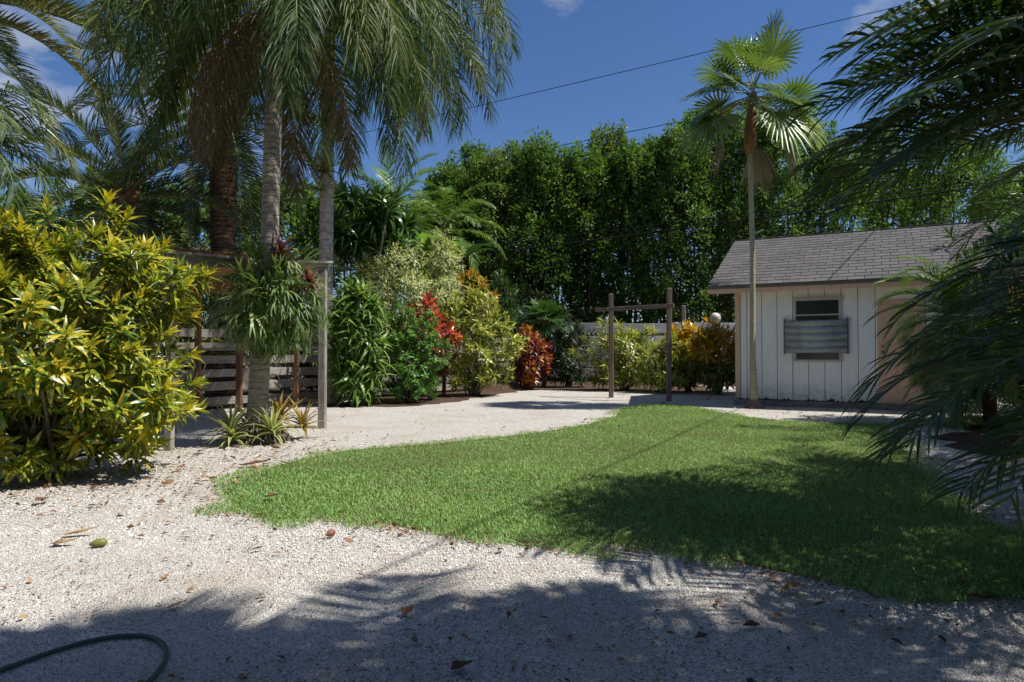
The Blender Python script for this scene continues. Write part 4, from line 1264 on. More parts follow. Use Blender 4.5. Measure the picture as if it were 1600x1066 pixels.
def queen2():
    b = np.array([-4.03, 15.2, 0])
    root = thing('queen_palm', 'tall smooth grey palm behind the right pergola post with long hanging fronds', 'palm', b)
    top = np.array([-4.08, 15.2, 9.0])
    trunk(root, [b + [0, 0, -0.05], b + [0, 0, 0.4], P(508, 480, 15.2), P(510, 250, 15.2), P(511, 60, 15.2), top], [0.30, 0.19, 0.155, 0.15, 0.145, 0.14], M['bark_queen2'], 16, rings=0.01, per=0.3)
    spec = [(-12, 50, 5.4, 140), (-35, 30, 4.8, 120), (8, 62, 5.8, 150), (-60, 40, 4.6, 130), (22, 30, 5.2, 115), (-5, 22, 4.6, 105), (-85, 35, 4.4, 128), (-110, 45, 4.5, 140), (-150, 35, 4.4, 130),
            (175, 50, 4.6, 140), (150, 30, 4.5, 125), (120, 50, 4.6, 130), (90, 40, 4.5, 120), (60, 30, 4.8, 120), (40, 65, 5.2, 145), (-100, 10, 3.8, 105), (-40, 60, 5.2, 150), (-22, 12, 4.2, 98),
            (2, 40, 5.4, 130), (-18, 65, 5.6, 155), (-48, 15, 4.2, 105), (15, 10, 4.4, 95), (-130, 20, 4.0, 115), (-75, 60, 4.8, 150), (165, 15, 4.0, 110), (35, 15, 4.5, 100)]
    for (az, el, L_, bd) in spec:
        frond(root, top + [0, 0, 0.004 * el], az, el, L_, bd, n=135, ll=0.95, lw=0.026, vee=0, plum=65, droop=1.1, pw=0.95, rnd=random.uniform(0.3, 0.66), rr=0.024)
    for (az, el, L_, bd) in ((-8, 0, 4.0, 95), (-30, 0, 3.8, 90), (-160, -5, 3.2, 85), (-20, 15, 4.0, 110)):
        frond(root, top + [0, 0, -0.15], az, el, L_, bd, n=90, ll=0.85, lw=0.03, vee=-20, plum=35, droop=1.5, pw=0.8, mat='dead', rmat='fibre', rnd=0.7, rr=0.022, name='dead_frond', label='dry brown hanging frond')
queen2()

def feather(name, label, base, top, tr, spec, mat, barkm, rings=0.02, per=0.12, group=None, **kw):
    root = thing(name, label, 'palm', base, group=group)
    b = np.array(base, float); t = np.array(top, float)
    trunk(root, [b + [0, 0, -0.05], b * 0.6 + t * 0.4, t], tr, M[barkm], 14, rings=rings, per=per)
    for s in spec:
        k2 = dict(kw)
        az, el, L_, bd = s[:4]
        if len(s) > 4: k2.update(s[4])
        frond(root, t + [0, 0, 0.004 * max(el, -20)], az, el, L_, bd, mat=k2.pop('mat', mat), rnd=k2.pop('rnd', random.uniform(0.25, 0.7)), **k2)
    return root

def date_spec(n, L_, lo=-35, hi=80, bend=(45, 80)):
    out = []
    for k in range(n):
        age = (k + 0.5) / n
        out.append((k * 137.5 + random.uniform(-10, 10), hi + (lo - hi) * age, L_ * random.uniform(0.88, 1.08), random.uniform(*bend)))
    return out
DK = dict(n=72, ll=0.48, lw=0.026, vee=38, droop=0.06, pet=0.10, ang=(58, 30), rr=0.026, tw=0.25)
dA = feather('date_palm', 'date palm with thick brown ridged trunk behind the pergola', (-7.3, 17.2, 0), (-7.3, 17.2, 7.0), [0.40, 0.33, 0.31, 0.36], date_spec(44, 3.9, -55), 'date', 'bark_date', rings=0.05, per=0.14, **DK)
mb = MB(); tube(mb, [(-7.3, 17.2, 6.7), (-7.3, 17.2, 7.1), (-7.3, 17.2, 7.6)], [0.36, 0.46, 0.2], 14); mb.build('leaf_bases', M['fibre'], dA)
dB = feather('date_palm', 'short date palm with orange crown heart behind the big croton', (-9.3, 16.4, 0), (-9.3, 16.4, 4.7), [0.42, 0.35, 0.36], date_spec(46, 3.4, -45), 'date', 'bark_date', rings=0.05, per=0.14, **DK)
mb = MB(); tube(mb, [(-9.3, 16.4, 4.5), (-9.3, 16.4, 4.95), (-9.3, 16.4, 5.3)], [0.3, 0.38, 0.15], 12); mb.build('leaf_bases', M['fibre'], dB)
specC = [(-5, 42, 4.3, 85), (-18, 30, 4.0, 75), (6, 25, 4.1, 70), (-32, 38, 3.7, 80), (15, 48, 4.4, 90), (-10, 8, 3.4, 65), (-25, -5, 3.0, 55), (10, 0, 3.2, 60), (30, 20, 3.8, 70), (-45, 15, 3.2, 70), (-2, 62, 4.3, 105), (-12, 55, 4.2, 95), (2, 34, 4.0, 78), (-22, 18, 3.5, 62), (20, 35, 4.0, 80), (-38, 26, 3.6, 75), (12, 14, 3.6, 62)] + date_spec(14, 3.8, -20)
feather('date_palm', 'tall date palm off the left edge, long golden green fronds arching in', (-9.9, 11.3, 0), (-9.9, 11.3, 6.9), [0.42, 0.34, 0.34], [s if i > 16 else (*s, dict(rnd=random.uniform(0.55, 0.9))) for i, s in enumerate(specC)], 'date', 'bark_date', rings=0.05, per=0.14, **dict(DK, ll=0.46, n=90))
feather('queen_palm', 'palm at the left edge with dark curtain of drooping fronds', (-9.3, 10.9, 0), (-9.3, 10.9, 4.3), [0.2, 0.15, 0.14],
        [(a_, e_, 2.5, 125) for a_, e_ in ((-5, 60), (15, 45), (-25, 50), (35, 60), (-50, 40), (60, 40), (5, 25), (-15, 20), (100, 50), (-90, 40), (150, 45), (-140, 45))], 'queen', 'bark_queen', n=65, ll=0.6, lw=0.026, vee=0, plum=30, droop=1.0)
feather('feather_palm', 'distant palm with upright fronds behind the dracaena heads', (-4.5, 25.6, 0), (-4.5, 25.6, 6.3), [0.2, 0.16, 0.15], date_spec(22, 2.6, -30, 82, (40, 80)), 'pygmy', 'bark_queen', n=50, ll=0.5, lw=0.035, vee=15, droop=0.35)
feather('feather_palm', 'grey green palm left of the hedge, under the hanging fronds', (-2.6, 25.8, 0), (-2.6, 25.8, 5.6), [0.2, 0.16, 0.15], date_spec(26, 2.8, -40, 75, (60, 100)), 'pygmy', 'bark_queen', n=60, ll=0.55, lw=0.03, vee=5, droop=0.7, plum=20)
feather('feather_palm', 'low bright palm between the two grey palm trunks', (-5.9, 17.8, 0), (-5.9, 17.8, 2.4), [0.14, 0.12, 0.11], date_spec(20, 2.3, -25, 75, (50, 90)), 'pygmy', 'bark_queen', n=50, ll=0.45, lw=0.03, vee=20, droop=0.3)
feather('feather_palm', 'low leafy palm filling the gap behind the big croton', (-11.2, 19.5, 0), (-11.2, 19.5, 2.6), [0.16, 0.14, 0.13], date_spec(24, 2.9, -25, 75, (60, 100)), 'queen', 'bark_queen', n=55, ll=0.5, lw=0.03, vee=20, droop=0.4)

# ------------------------------------------------------------------ palms on the right
AK = dict(n=40, ll=0.54, lw=0.027, vee=10, droop=0.34, pet=0.16, ang=(78, 42), rr=0.014, rmat='rachis_dark', seg=4)
def areca(name, label, base, crowns, kw, canes=5):
    root = thing(name, label, 'palm', base)
    b = np.array(base, float)
    for (cx_, cy_, cz_), spec in crowns:
        c = np.array([cx_, cy_, cz_])
        p0 = b + [rng.normal(0, 0.12), rng.normal(0, 0.12), -0.05]
        mb = MB(); pp = bez(p0, (p0 + c) / 2 + [0, 0, 0.3], c, 14)
        tube(mb, pp, np.linspace(0.05, 0.035, 14), 9); mb.build('cane', M['stem_pale'], root, smooth=True)
        for s in spec:
            k2 = dict(kw)
            if len(s) > 4: k2.update(s[4])
            frond(root, c, s[0], s[1], s[2], s[3], mat=k2.pop('mat', 'areca'), rnd=k2.pop('rnd', random.uniform(0.2, 0.7)), **k2)
    return root
areca('areca_palm', 'dark overhanging feather palm filling the upper right corner', (4.9, 4.3, 0),
      [((4.35, 4.1, 2.65), [(a_, e_, random.uniform(2.25, 2.6), b_) for a_, e_, b_ in ((178, 38, 70), (165, 30, 60), (192, 34, 66), (150, 36, 66), (208, 40, 75), (184, 24, 55), (172, 12, 45), (197, 14, 48), (135, 30, 65), (222, 30, 70), (158, 20, 55), (203, 24, 58), (186, 42, 78), (170, 44, 78), (160, 6, 38), (145, 16, 48), (180, 2, 38), (190, 6, 42), (155, 42, 74), (128, 12, 45), (110, 40, 90), (250, 50, 100), (60, 50, 90), (0, 40, 90), (300, 45, 90))]),
       ((4.7, 4.6, 3.45), [(a_, e_, random.uniform(1.85, 2.25), b_) for a_, e_, b_ in ((180, 15, 58), (168, 8, 50), (192, 20, 62), (155, 14, 55), (204, 12, 55), (176, 28, 72), (186, 0, 42), (162, -4, 38), (198, -2, 40), (145, 4, 45), (215, 22, 66), (172, -12, 30), (150, 28, 70))]),
       ((5.9, 3.0, 4.2), [(k * 137.5, 68 - 66 * k / 13, random.uniform(1.9, 2.3), random.uniform(75, 105)) for k in range(13)]),  # unseen crown, added to shade the low fronds of the next palm
       ((6.5, 5.5, 3.2), [(180, 30, 2.5, 60), (165, 38, 2.6, 70), (195, 20, 2.4, 52), (150, 35, 2.6, 70), (210, 40, 2.6, 75), (188, 12, 2.4, 45), (158, 15, 2.4, 45), (172, 22, 2.5, 55), (130, 25, 2.5, 60), (175, 8, 2.2, 40), (230, 40, 2.5, 80), (110, 45, 2.6, 85), (0, 45, 2.5, 90), (60, 45, 2.5, 90), (300, 45, 2.5, 90), (145, 5, 2.3, 40)])], AK)
areca('areca_palm', 'dark feather palm with fronds trailing low over the lawn at right', (3.6, 2.95, 0),
      [((3.45, 2.95, 1.02), [(180, 24, 1.95, 80), (166, 16, 1.9, 70), (192, 12, 1.75, 66), (152, 26, 1.95, 82), (175, 2, 1.6, 52), (140, 14, 1.8, 70), (160, 36, 2.0, 95), (100, 40, 1.8, 90), (30, 45, 1.8, 90), (-40, 45, 1.8, 90)]),
       ((4.3, 4.4, 1.5), [(180, 20, 1.7, 72), (160, 28, 1.8, 80), (200, 15, 1.6, 66), (140, 15, 1.7, 70), (170, 2, 1.5, 50), (110, 30, 1.7, 85), (60, 40, 1.7, 85), (190, 38, 1.8, 90)])], dict(AK, ll=0.42, n=44, lw=0.018))
areca('areca_palm', 'feather palm clump standing at the right edge beyond the lawn', (8.0, 8.6, 0),
      [((7.7, 8.5, 2.3), [(a_, random.uniform(5, 70), random.uniform(2.0, 2.6), random.uniform(80, 115)) for a_ in range(70, 300, 17)]),
       ((8.1, 9.0, 3.2), [(a_, random.uniform(5, 70), random.uniform(2.2, 2.7), random.uniform(80, 115)) for a_ in range(60, 420, 24)]),
       ((7.6, 8.2, 1.3), [(a_, random.uniform(10, 60), random.uniform(1.5, 1.9), random.uniform(80, 115)) for a_ in range(80, 300, 20)])], AK)
feather('pygmy_date_palm', 'bright fine leaved palm in front of the shed door', (7.15, 11.0, 0), (7.15, 11.0, 1.6), [0.10, 0.09, 0.10],
        date_spec(48, 1.3, -35, 85, (70, 110)) + [(195, -30, 1.2, 50, dict(mat='dead', rnd=0.9)), (215, -38, 1.2, 45, dict(mat='dead', rnd=0.9)), (185, -45, 1.1, 40, dict(mat='dead', rnd=0.95))], 'pygmy', 'bark_date', rings=0.04, per=0.06,
        n=62, ll=0.34, lw=0.014, vee=12, droop=0.22, pet=0.1, rr=0.010)
feather('pygmy_date_palm', 'lower fine leaved palm at the foot of the bright one by the shed', (7.2, 10.3, 0), (7.2, 10.3, 0.7), [0.10, 0.09, 0.10], date_spec(40, 1.35, -30, 85, (60, 105)), 'pygmy', 'bark_date', rings=0.04, per=0.06,
        n=60, ll=0.32, lw=0.014, vee=12, droop=0.22, pet=0.1, rr=0.010)
# palms over the photographer's right shoulder, out of frame
areca('areca_palm', 'palm out of view at right whose shadow falls across the drive', (3.8, 0.4, 0),
      [((2.75, 1.25, 6.9), [(k * 137.5, 60 - 60 * k / 12, random.uniform(0.9, 1.2), random.uniform(80, 110)) for k in range(12)]),
       ((3.4, 0.75, 4.3), [(k * 137.5, 70 - 75 * k / 13, random.uniform(1.9, 2.4), random.uniform(80, 110)) for k in range(13)]),
       ((4.8, 1.1, 4.2), [(k * 137.5, 70 - 75 * k / 12, random.uniform(2.0, 2.5), random.uniform(80, 110)) for k in range(12)]),
       ((2.6, -0.3, 4.5), [(k * 137.5, 70 - 75 * k / 18, random.uniform(2.0, 2.4), random.uniform(80, 110)) for k in range(18)])], dict(AK, ll=0.62, lw=0.038, n=46, seg=3))
areca('queen_palm', 'taller palm out of view at right shading the middle of the drive', (3.9, 1.4, 0),
      [((4.0, 1.30, 6.2), [(k * 137.5, 70 - 70 * k / 20, random.uniform(1.5, 1.9), random.uniform(90, 120)) for k in range(20)])], dict(AK, ll=0.55, lw=0.040, n=44, seg=3))

areca('queen_palm', 'tall palm out of view at far right shading the right side of the lawn', (7.8, 4.4, 0),
      [((9.6, 5.0, 6.9), [(k * 137.5, 72 - 75 * k / 16, random.uniform(2.3, 2.9), random.uniform(80, 110)) for k in range(16)]),
       ((7.6, 3.2, 5.0), [(k * 137.5, 72 - 75 * k / 10, random.uniform(2.0, 2.4), random.uniform(80, 110)) for k in range(10)])], dict(AK, ll=0.7, lw=0.04, n=60, seg=3))

# ------------------------------------------------------------------ shrubs
shrub('croton_bush', 'large yellow and green croton bush at the left edge', 'shrub', (-4.2, 6.2), 1.2, (1.2, 1.1, 1.12), 520, 20, 0.225, 0.052, 'croton_yellow', 300, stems=30, stem_r=0.022, zmin=0.14, front=0.5, upb=0.5, inner=0.3, lump=0.24)
shrub('croton_bush', 'green croton bush showing above the pergola beam', 'shrub', (-7.0, 15.0), 2.35, (1.5, 1.0, 1.3), 130, 15, 0.34, 0.065, 'croton_lime', 120, stems=16, zmin=0.6, front=0.5)
shrub('dracaena_bush', 'dracaena clump with long drooping glossy leaves by the pergola post', 'shrub', (-3.32, 14.6), 1.35, (0.52, 0.5, 1.25), 75, 17, 0.72, 0.085, 'dracaena', 300, spread=(25, 105), droops=(45, 80, 105), stems=14, stem_r=0.025, zmin=0.3, front=0.6, upb=0.75, inner=0.35, shape=0.5, nseg=6, stemlen=0.25, lump=0.08)
for k, (px, py, y, lb) in enumerate(((548, 312, 18.0, 'tall dracaena with dark leaf head beside the smooth palm trunk'), (592, 322, 18.4, 'tall dracaena with large drooping dark leaf head left of the pale shrubs'), (612, 352, 19.0, 'smaller dark dracaena head just above the pale shrubs'))):
    c = P(px, py + 25, y)
    root = thing('dracaena_tree', lb, 'tree', (c[0], y, 0), group='tall dracaenas')
    mb = MB(); sp = []
    for j in range(15):
        tip = c + np.array([rng.normal(0, 0.42), rng.normal(0, 0.35), rng.uniform(-0.75, 0.6)])
        p0 = np.array([c[0] + rng.normal(0, 0.12), y + rng.normal(0, 0.1), -0.05])
        sp.append(tip)
        if j < 4: tube(mb, bez(p0, p0 * 0.5 + tip * 0.5 + [0, 0, -0.6], tip, 10), np.linspace(0.045, 0.028, 10), 7, cap=False)
    mb.build('stems', M['stem_pale'], root, smooth=True)
    sp = np.array(sp)
    ax = nrm(rng.normal(0, 0.35, sp.shape) + nrm(sp - c + [0, 0, 0.2]) * 0.5 + np.array([0, 0, 1.0]))
    pos, dd, up, u = rosette_leaves(sp, ax, 34, (25, 95), 0.3)
    pr = protos_for(0.70, 0.10, (60, 95, 125), 8, shape=0.5, nseg=6)
    di = np.clip((u * 3 + rng.normal(0, 0.4, len(u))).astype(int), 0, 2)
    pid = di * 8 + np.clip(rng.beta(2, 2, len(u)) * 8, 0, 7).astype(int)
    put_leaves(root, pr, pos, rot_from(dd, up), rng.uniform(0.75, 1.1, len(u)), pid, M['dracaena_dark'], 110)
shrub('green_shrub', 'bright green small leaved shrub between dracaena and red croton', 'shrub', (-2.3, 15.3), 1.05, (0.8, 0.6, 1.1), 460, 15, 0.11, 0.048, 'shrub_green', 0, stems=22, zmin=0.1, front=0.4, stemlen=0.14, lump=0.25, nseg=2)
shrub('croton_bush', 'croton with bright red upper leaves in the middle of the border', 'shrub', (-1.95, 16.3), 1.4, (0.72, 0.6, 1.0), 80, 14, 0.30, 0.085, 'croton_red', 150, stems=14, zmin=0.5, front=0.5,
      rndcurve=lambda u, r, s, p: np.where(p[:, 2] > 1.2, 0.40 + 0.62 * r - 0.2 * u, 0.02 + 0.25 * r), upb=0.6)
shrub('croton_bush', 'large lime yellow variegated croton beside the gravel curve', 'shrub', (-1.0, 17.9), 1.35, (1.15, 0.9, 1.3), 210, 15, 0.30, 0.055, 'croton_lime', 200, stems=20, zmin=0.2, front=0.5, droops=(40, 80))
shrub('variegated_shrub', 'pale cream green bushy shrub behind the red croton', 'shrub', (-3.25, 17.7), 2.45, (1.45, 0.7, 1.35), 420, 17, 0.21, 0.045, 'song', 0, stems=18, zmin=0.8, front=0.6, lump=0.3, stemlen=0.3, nseg=2)
shrub('variegated_shrub', 'narrow pale cream column shrub rising above the border', 'shrub', (-1.80, 18.3), 3.1, (0.5, 0.45, 1.4), 170, 20, 0.19, 0.04, 'song', 0, stems=10, zmin=0.8, front=0.6, lump=0.25, stemlen=0.3, nseg=2)
shrub('croton_bush', 'orange flecked croton high in the border right of pale shrubs', 'shrub', (-1.15, 20.0), 2.7, (0.75, 0.6, 0.75), 80, 14, 0.33, 0.07, 'croton_orange', 90, stems=12, zmin=0.8, front=0.5)
shrub('oleander_bush', 'dark green upright narrow leaved bush behind the mulch heap', 'shrub', (-0.35, 21.9), 1.9, (0.6, 0.5, 1.75), 170, 16, 0.24, 0.035, 'oleander', 0, stems=14, zmin=0.3, front=0.5, upb=1.2, stemlen=0.3, nseg=2)
shrub('croton_bush', 'maroon and orange croton at the right end of the board fence', 'shrub', (0.55, 20.9), 0.95, (0.6, 0.5, 0.85), 85, 14, 0.32, 0.085, 'croton_maroon', 120, stems=12, zmin=0.25, front=0.5)
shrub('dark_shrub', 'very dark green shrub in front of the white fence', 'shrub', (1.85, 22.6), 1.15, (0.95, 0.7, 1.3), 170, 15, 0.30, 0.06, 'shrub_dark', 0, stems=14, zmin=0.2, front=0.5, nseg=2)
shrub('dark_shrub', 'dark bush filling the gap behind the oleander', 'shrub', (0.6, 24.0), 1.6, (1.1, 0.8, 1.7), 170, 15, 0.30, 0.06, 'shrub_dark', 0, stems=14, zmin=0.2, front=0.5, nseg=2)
shrub('croton_bush', 'spreading lime croton around the left timber post', 'shrub', (3.35, 20.6), 0.95, (1.2, 0.8, 1.05), 165, 17, 0.36, 0.052, 'croton_lime', 160, stems=14, zmin=0.25, front=0.5, lump=0.3)
shrub('croton_bush', 'lime croton between the two timber posts', 'shrub', (4.35, 19.4), 0.7, (0.9, 0.7, 0.8), 110, 17, 0.34, 0.052, 'croton_lime', 120, stems=12, zmin=0.2, front=0.5, lump=0.3)
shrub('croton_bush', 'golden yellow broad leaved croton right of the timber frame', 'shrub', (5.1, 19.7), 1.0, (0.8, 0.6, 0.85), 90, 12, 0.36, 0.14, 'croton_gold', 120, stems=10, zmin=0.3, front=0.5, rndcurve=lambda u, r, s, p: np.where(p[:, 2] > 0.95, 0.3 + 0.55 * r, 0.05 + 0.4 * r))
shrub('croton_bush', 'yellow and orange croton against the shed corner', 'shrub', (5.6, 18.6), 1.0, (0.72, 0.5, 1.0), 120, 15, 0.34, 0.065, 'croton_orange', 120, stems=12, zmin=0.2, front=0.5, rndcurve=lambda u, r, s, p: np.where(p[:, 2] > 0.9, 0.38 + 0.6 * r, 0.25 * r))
shrub('dark_shrub', 'dark shrub with orange flecks under the right hand palms', 'shrub', (8.6, 11.0), 1.3, (1.6, 0.9, 1.4), 190, 14, 0.32, 0.08, 'croton_maroon', 0, stems=16, zmin=0.2, front=0.4, rndcurve=lambda u, r, s, p: np.where(s > 0.9, 0.9, 0.1 * r), nseg=2)
shrub('dark_shrub', 'dark green mass of leaves beyond the right edge of the lawn', 'shrub', (10.5, 13.5), 2.0, (2.0, 1.2, 2.2), 240, 14, 0.40, 0.09, 'oleander', 0, stems=16, zmin=0.2, front=0.4, nseg=2)
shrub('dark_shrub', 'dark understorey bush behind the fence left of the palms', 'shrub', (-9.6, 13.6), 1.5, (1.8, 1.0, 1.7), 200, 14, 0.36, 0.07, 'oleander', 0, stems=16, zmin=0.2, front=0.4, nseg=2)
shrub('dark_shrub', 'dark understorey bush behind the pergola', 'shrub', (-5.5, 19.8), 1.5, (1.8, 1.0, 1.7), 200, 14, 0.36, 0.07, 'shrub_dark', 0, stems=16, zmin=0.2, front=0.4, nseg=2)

# small fan palm, broad leaf plants
def small_fan():
    c = P(850, 497, 22.4)
    root = thing('fan_palm', 'small dark fan palm behind the maroon croton', 'palm', (c[0], c[1], 0))
    b = np.array([c[0], c[1], 0])
    trunk(root, [b + [0, 0, -0.05], b * 0.5 + c * 0.5, c - [0, 0, 0.1]], [0.08, 0.07, 0.07], M['bark_date'], 10)
    for k in range(16):
        fan_leaf(root, c - [0, 0, 0.1], k * 137.5, 75 - 6.5 * k, 0.5, 0.55, mat='oleander', rnd=random.uniform(0.3, 0.9), tilt=random.uniform(-20, 20), droop=0.4, nseg=24)
small_fan()

def big_leaf_plant(name, label, c, n, L_, W_, mat, az0=0):
    root = thing(name, label, 'plant', (c[0], c[1], 0))
    b = np.array([c[0], c[1], 0.0])
    mb = MB(); tube(mb, [b, (b + c) / 2 + [0.03, 0, 0], c], [0.09, 0.08, 0.05], 9); mb.build('stem', M['stem_pale'], root, smooth=True)
    for k in range(n):
        a = R(az0 + k * 137.5); e = R(random.uniform(35, 72))
        d = np.array([[math.cos(e) * math.cos(a), math.cos(e) * math.sin(a), math.sin(e)]])
        v, f, at = leaf_proto(L_ * random.uniform(0.8, 1.1), W_, random.uniform(50, 90), nseg=8, fold=0.3, shape=0.75, rnd=random.random(), base=0.15)
        Rm = rot_from(d, np.array([[0, 0, 1.0]]))[0]
        mb = MB(); mb.add(v @ Rm.T + c + d[0] * 0.02, f, at); mb.build('leaf', M[mat], root)
big_leaf_plant('banana_plant', 'banana plant with broad bright leaves behind the pale shrubs', P(668, 400, 21.5), 7, 1.5, 0.42, 'banana', -60)
big_leaf_plant('banana_plant', 'plant with grey broad leaves right of the pale column shrub', P(722, 408, 22.0), 7, 1.5, 0.40, 'oleander', 40)

# ------------------------------------------------------------------ staghorn fern and bromeliads
def staghorn():
    c = np.array([-2.98, 8.52, 1.66])
    root = thing('staghorn_fern', 'huge staghorn fern ball with forked fronds on the grey palm trunk', 'fern', c)
    n = 420
    d = nrm(rng.normal(size=(n * 2, 3))); d = d[(d[:, 1] < 0.35)][:n]; n = len(d)
    rad = np.array([0.54, 0.48, 0.52])
    pos = c + d * rad * rng.uniform(0.55, 1.0, n)[:, None] + np.array([0, 0, 0.06])
    dd = nrm(d * [1, 1, 0.8] + [0, 0, 0.05] + rng.normal(0, 0.38, (n, 3)))
    pr = []
    for dr in (25, 85, 140):
        for k in range(8): pr.append(antler_proto(0.40 * random.uniform(0.8, 1.2), 0.046 * random.uniform(0.75, 1.25), dr, (k + 0.5) / 8))
    pid = rng.integers(0, 24, n)
    put_leaves(root, pr, pos, rot_from(dd, dd * 0.2 + [0, 0, 1.0]), rng.uniform(0.75, 1.15, n), pid, M['stag'], 290, 'antler_frond')
    for k in range(30):
        dk = nrm(np.array([[rng.normal(), -abs(rng.normal()) - 0.3, rng.normal()]]))
        p = c + dk[0] * rad * 0.62
        v, f, at = leaf_proto(0.28, 0.30, 40, nseg=5, fold=-0.25, shape=0.8, rnd=random.random(), base=0.6, wave=0.04)
        Rm = rot_from(np.array([[dk[0, 0] * 0.3, dk[0, 1] * 0.3, 1.0]]), dk)[0]
        mb = MB(); mb.add(v @ Rm.T * random.uniform(0.7, 1.1) + p - [0, 0, 0.12], f, at); mb.build('shield_frond', M['shield'], root)
staghorn()

def bromeliad(label, p, L_, W_, mat, n=30, tilt=(0, 0, 1), spread=(15, 85), group='bromeliads', droop=(30, 60)):
    root = thing('bromeliad', label, 'plant', p, group=group)
    sp = np.array([p], float) + np.array([[0, 0, 0.05]]); ax = nrm(np.array([tilt], float))
    pos, dd, up, u = rosette_leaves(sp, ax, n, spread, 0.05, 6)
    pr = protos_for(L_, W_, droop, 6, shape=0.45, nseg=5, fold=0.5, base=0.7)
    nd = len(droop)
    pid = np.clip((u * nd).astype(int), 0, nd - 1) * 6 + np.clip((1 - u) * 4 + rng.normal(0.5, 1.2, n), 0, 5).astype(int)
    put_leaves(root, pr, pos, rot_from(dd, up), rng.uniform(0.8, 1.1, n), pid, M[mat], 300)
def gp(px, py, z=0.0, y=None):
    if y is None:
        q = G(px, py); return (q[0], q[1], z)
    return tuple(P(px, py, y))
bromeliad('striped bromeliad left of the staghorn palm base, leftmost of the clump', (-3.52, 8.55, 0.10), 0.47000000000000003, 0.045, 'brom')
bromeliad('striped bromeliad in front, just left of the palm roots', (-3.36, 8.22, 0.06), 0.45, 0.045, 'brom')
bromeliad('striped bromeliad tucked behind the left pair', (-3.40, 8.85, 0.12), 0.47000000000000003, 0.045, 'brom')
bromeliad('pale striped bromeliad right of the palm roots', (-2.92, 8.35, 0.12), 0.43, 0.045, 'brom')
bromeliad('golden brown bromeliad right of the palm base, upper of the pair', (-2.98, 8.75, 0.22), 0.45, 0.045, 'brom_gold', 36)
bromeliad('orange tinted bromeliad farthest right of the palm base', (-2.74, 8.95, 0.12), 0.43, 0.042, 'brom_gold')
bromeliad('dark red bromeliad on top of the staghorn fern', gp(440, 418, y=8.4), 0.30, 0.035, 'brom_red', 26, (0.2, -0.4, 1))
bromeliad('red bromeliad at the upper left of the staghorn fern', gp(385, 432, y=8.25), 0.24, 0.03, 'brom_red', 22, (-0.5, -0.6, 1))
bromeliad('pinkish bromeliad at the right side of the staghorn fern', gp(482, 445, y=8.25), 0.26, 0.032, 'brom_red', 22, (0.5, -0.6, 0.8))
bromeliad('red brown bromeliad above the fern on the palm trunk', gp(437, 398, y=8.5), 0.30, 0.035, 'brom_red', 24, (0.4, -0.3, 1))
bromeliad('yellowish bromeliad growing high on the smooth palm trunk', gp(505, 268, y=14.95), 0.55, 0.05, 'brom_gold', 30, (0.1, -0.8, 0.7))
bromeliad('green bromeliad just below it on the smooth palm trunk', gp(500, 298, y=14.95), 0.50, 0.05, 'brom', 28, (-0.5, -0.8, 0.4))

# ------------------------------------------------------------------ overhead wires
M['cable'] = plainmat('black_cable', (0.012, 0.012, 0.013), 0.9, spec=0.05)
def wire(label, a, b_, r_, sag=0.3, name='overhead_wire'):
    a, b_ = np.array(a, float), np.array(b_, float)
    t = np.linspace(0, 1, 40)[:, None]
    pts = a + (b_ - a) * t; pts[:, 2] -= sag * 4 * (t * (1 - t))[:, 0]
    mb = MB(); tube(mb, pts, r_, 6)
    o = mb.build(name, M['cable'], smooth=True, origin=tuple(a)); tag(o, label, 'wire', 'overhead wires')
def ext(pa, pb, k0, k1):
    pa, pb = np.array(pa), np.array(pb); return pa + (pb - pa) * k0, pa + (pb - pa) * k1
wire('upper thin wire crossing the open blue sky', *ext(P(550, 207, 44), P(1330, 22, 33), -0.9, 1.5), 0.018, 0.1)
wire('lower thin wire meeting the tops of the hedge trees', *ext(P(870, 224, 36), P(1050, 188, 34), -5.5, 4.5), 0.018, 0.1)
wire('thick black cable sagging in front of the dark hedge', *ext(P(720, 392, 26.3), P(1170, 333, 26.3), -1.2, 2.4), 0.03, 0.25)
wire('second black cable just above the thick one', *ext(P(720, 380, 26.4), P(1170, 322, 26.4), -1.2, 2.4), 0.018, 0.25)
d0 = np.array([5.2, 9.9]); hgt = 5.6
off = np.array([SUN_TO.x, SUN_TO.y]) / SUN_TO.z * hgt
a_ = np.array([4.95, 14.0]) + off; s0 = a_ - d0 * 1.9; s1 = a_ + d0 * 1.2
wire('service cable above the palms whose shadow crosses the lawn', (*s0, hgt), (*s1, hgt + 0.6), 0.013, 0.0)

# ------------------------------------------------------------------ hose, fruit, litter
def hose():
    px = [(-420, 1160), (-160, 1095), (0, 1050), (60, 1027), (130, 1004), (190, 993), (235, 993), (258, 1003), (267, 1020), (258, 1042), (235, 1068), (190, 1110), (120, 1180)]
    c = np.array([G(*p) for p in px])
    t = np.arange(len(c)); tt = np.linspace(0, len(c) - 1, 110)
    pts = np.stack([np.interp(tt, t, c[:, 0]), np.interp(tt, t, c[:, 1]), np.full(110, 0.008)], -1)
    for _ in range(14): pts[1:-1] = (pts[:-2] + 2 * pts[1:-1] + pts[2:]) / 4
    mb = MB(); tube(mb, pts, 0.0088, 12)
    m = plainmat('green_hose', (0.012, 0.055, 0.042), 0.45, c2=(0.035, 0.085, 0.065), scale=18)
    o = mb.build('garden_hose', m, smooth=True, origin=(*c[4], 0))
    tag(o, 'dark green garden hose looping on the gravel', 'hose')
hose()

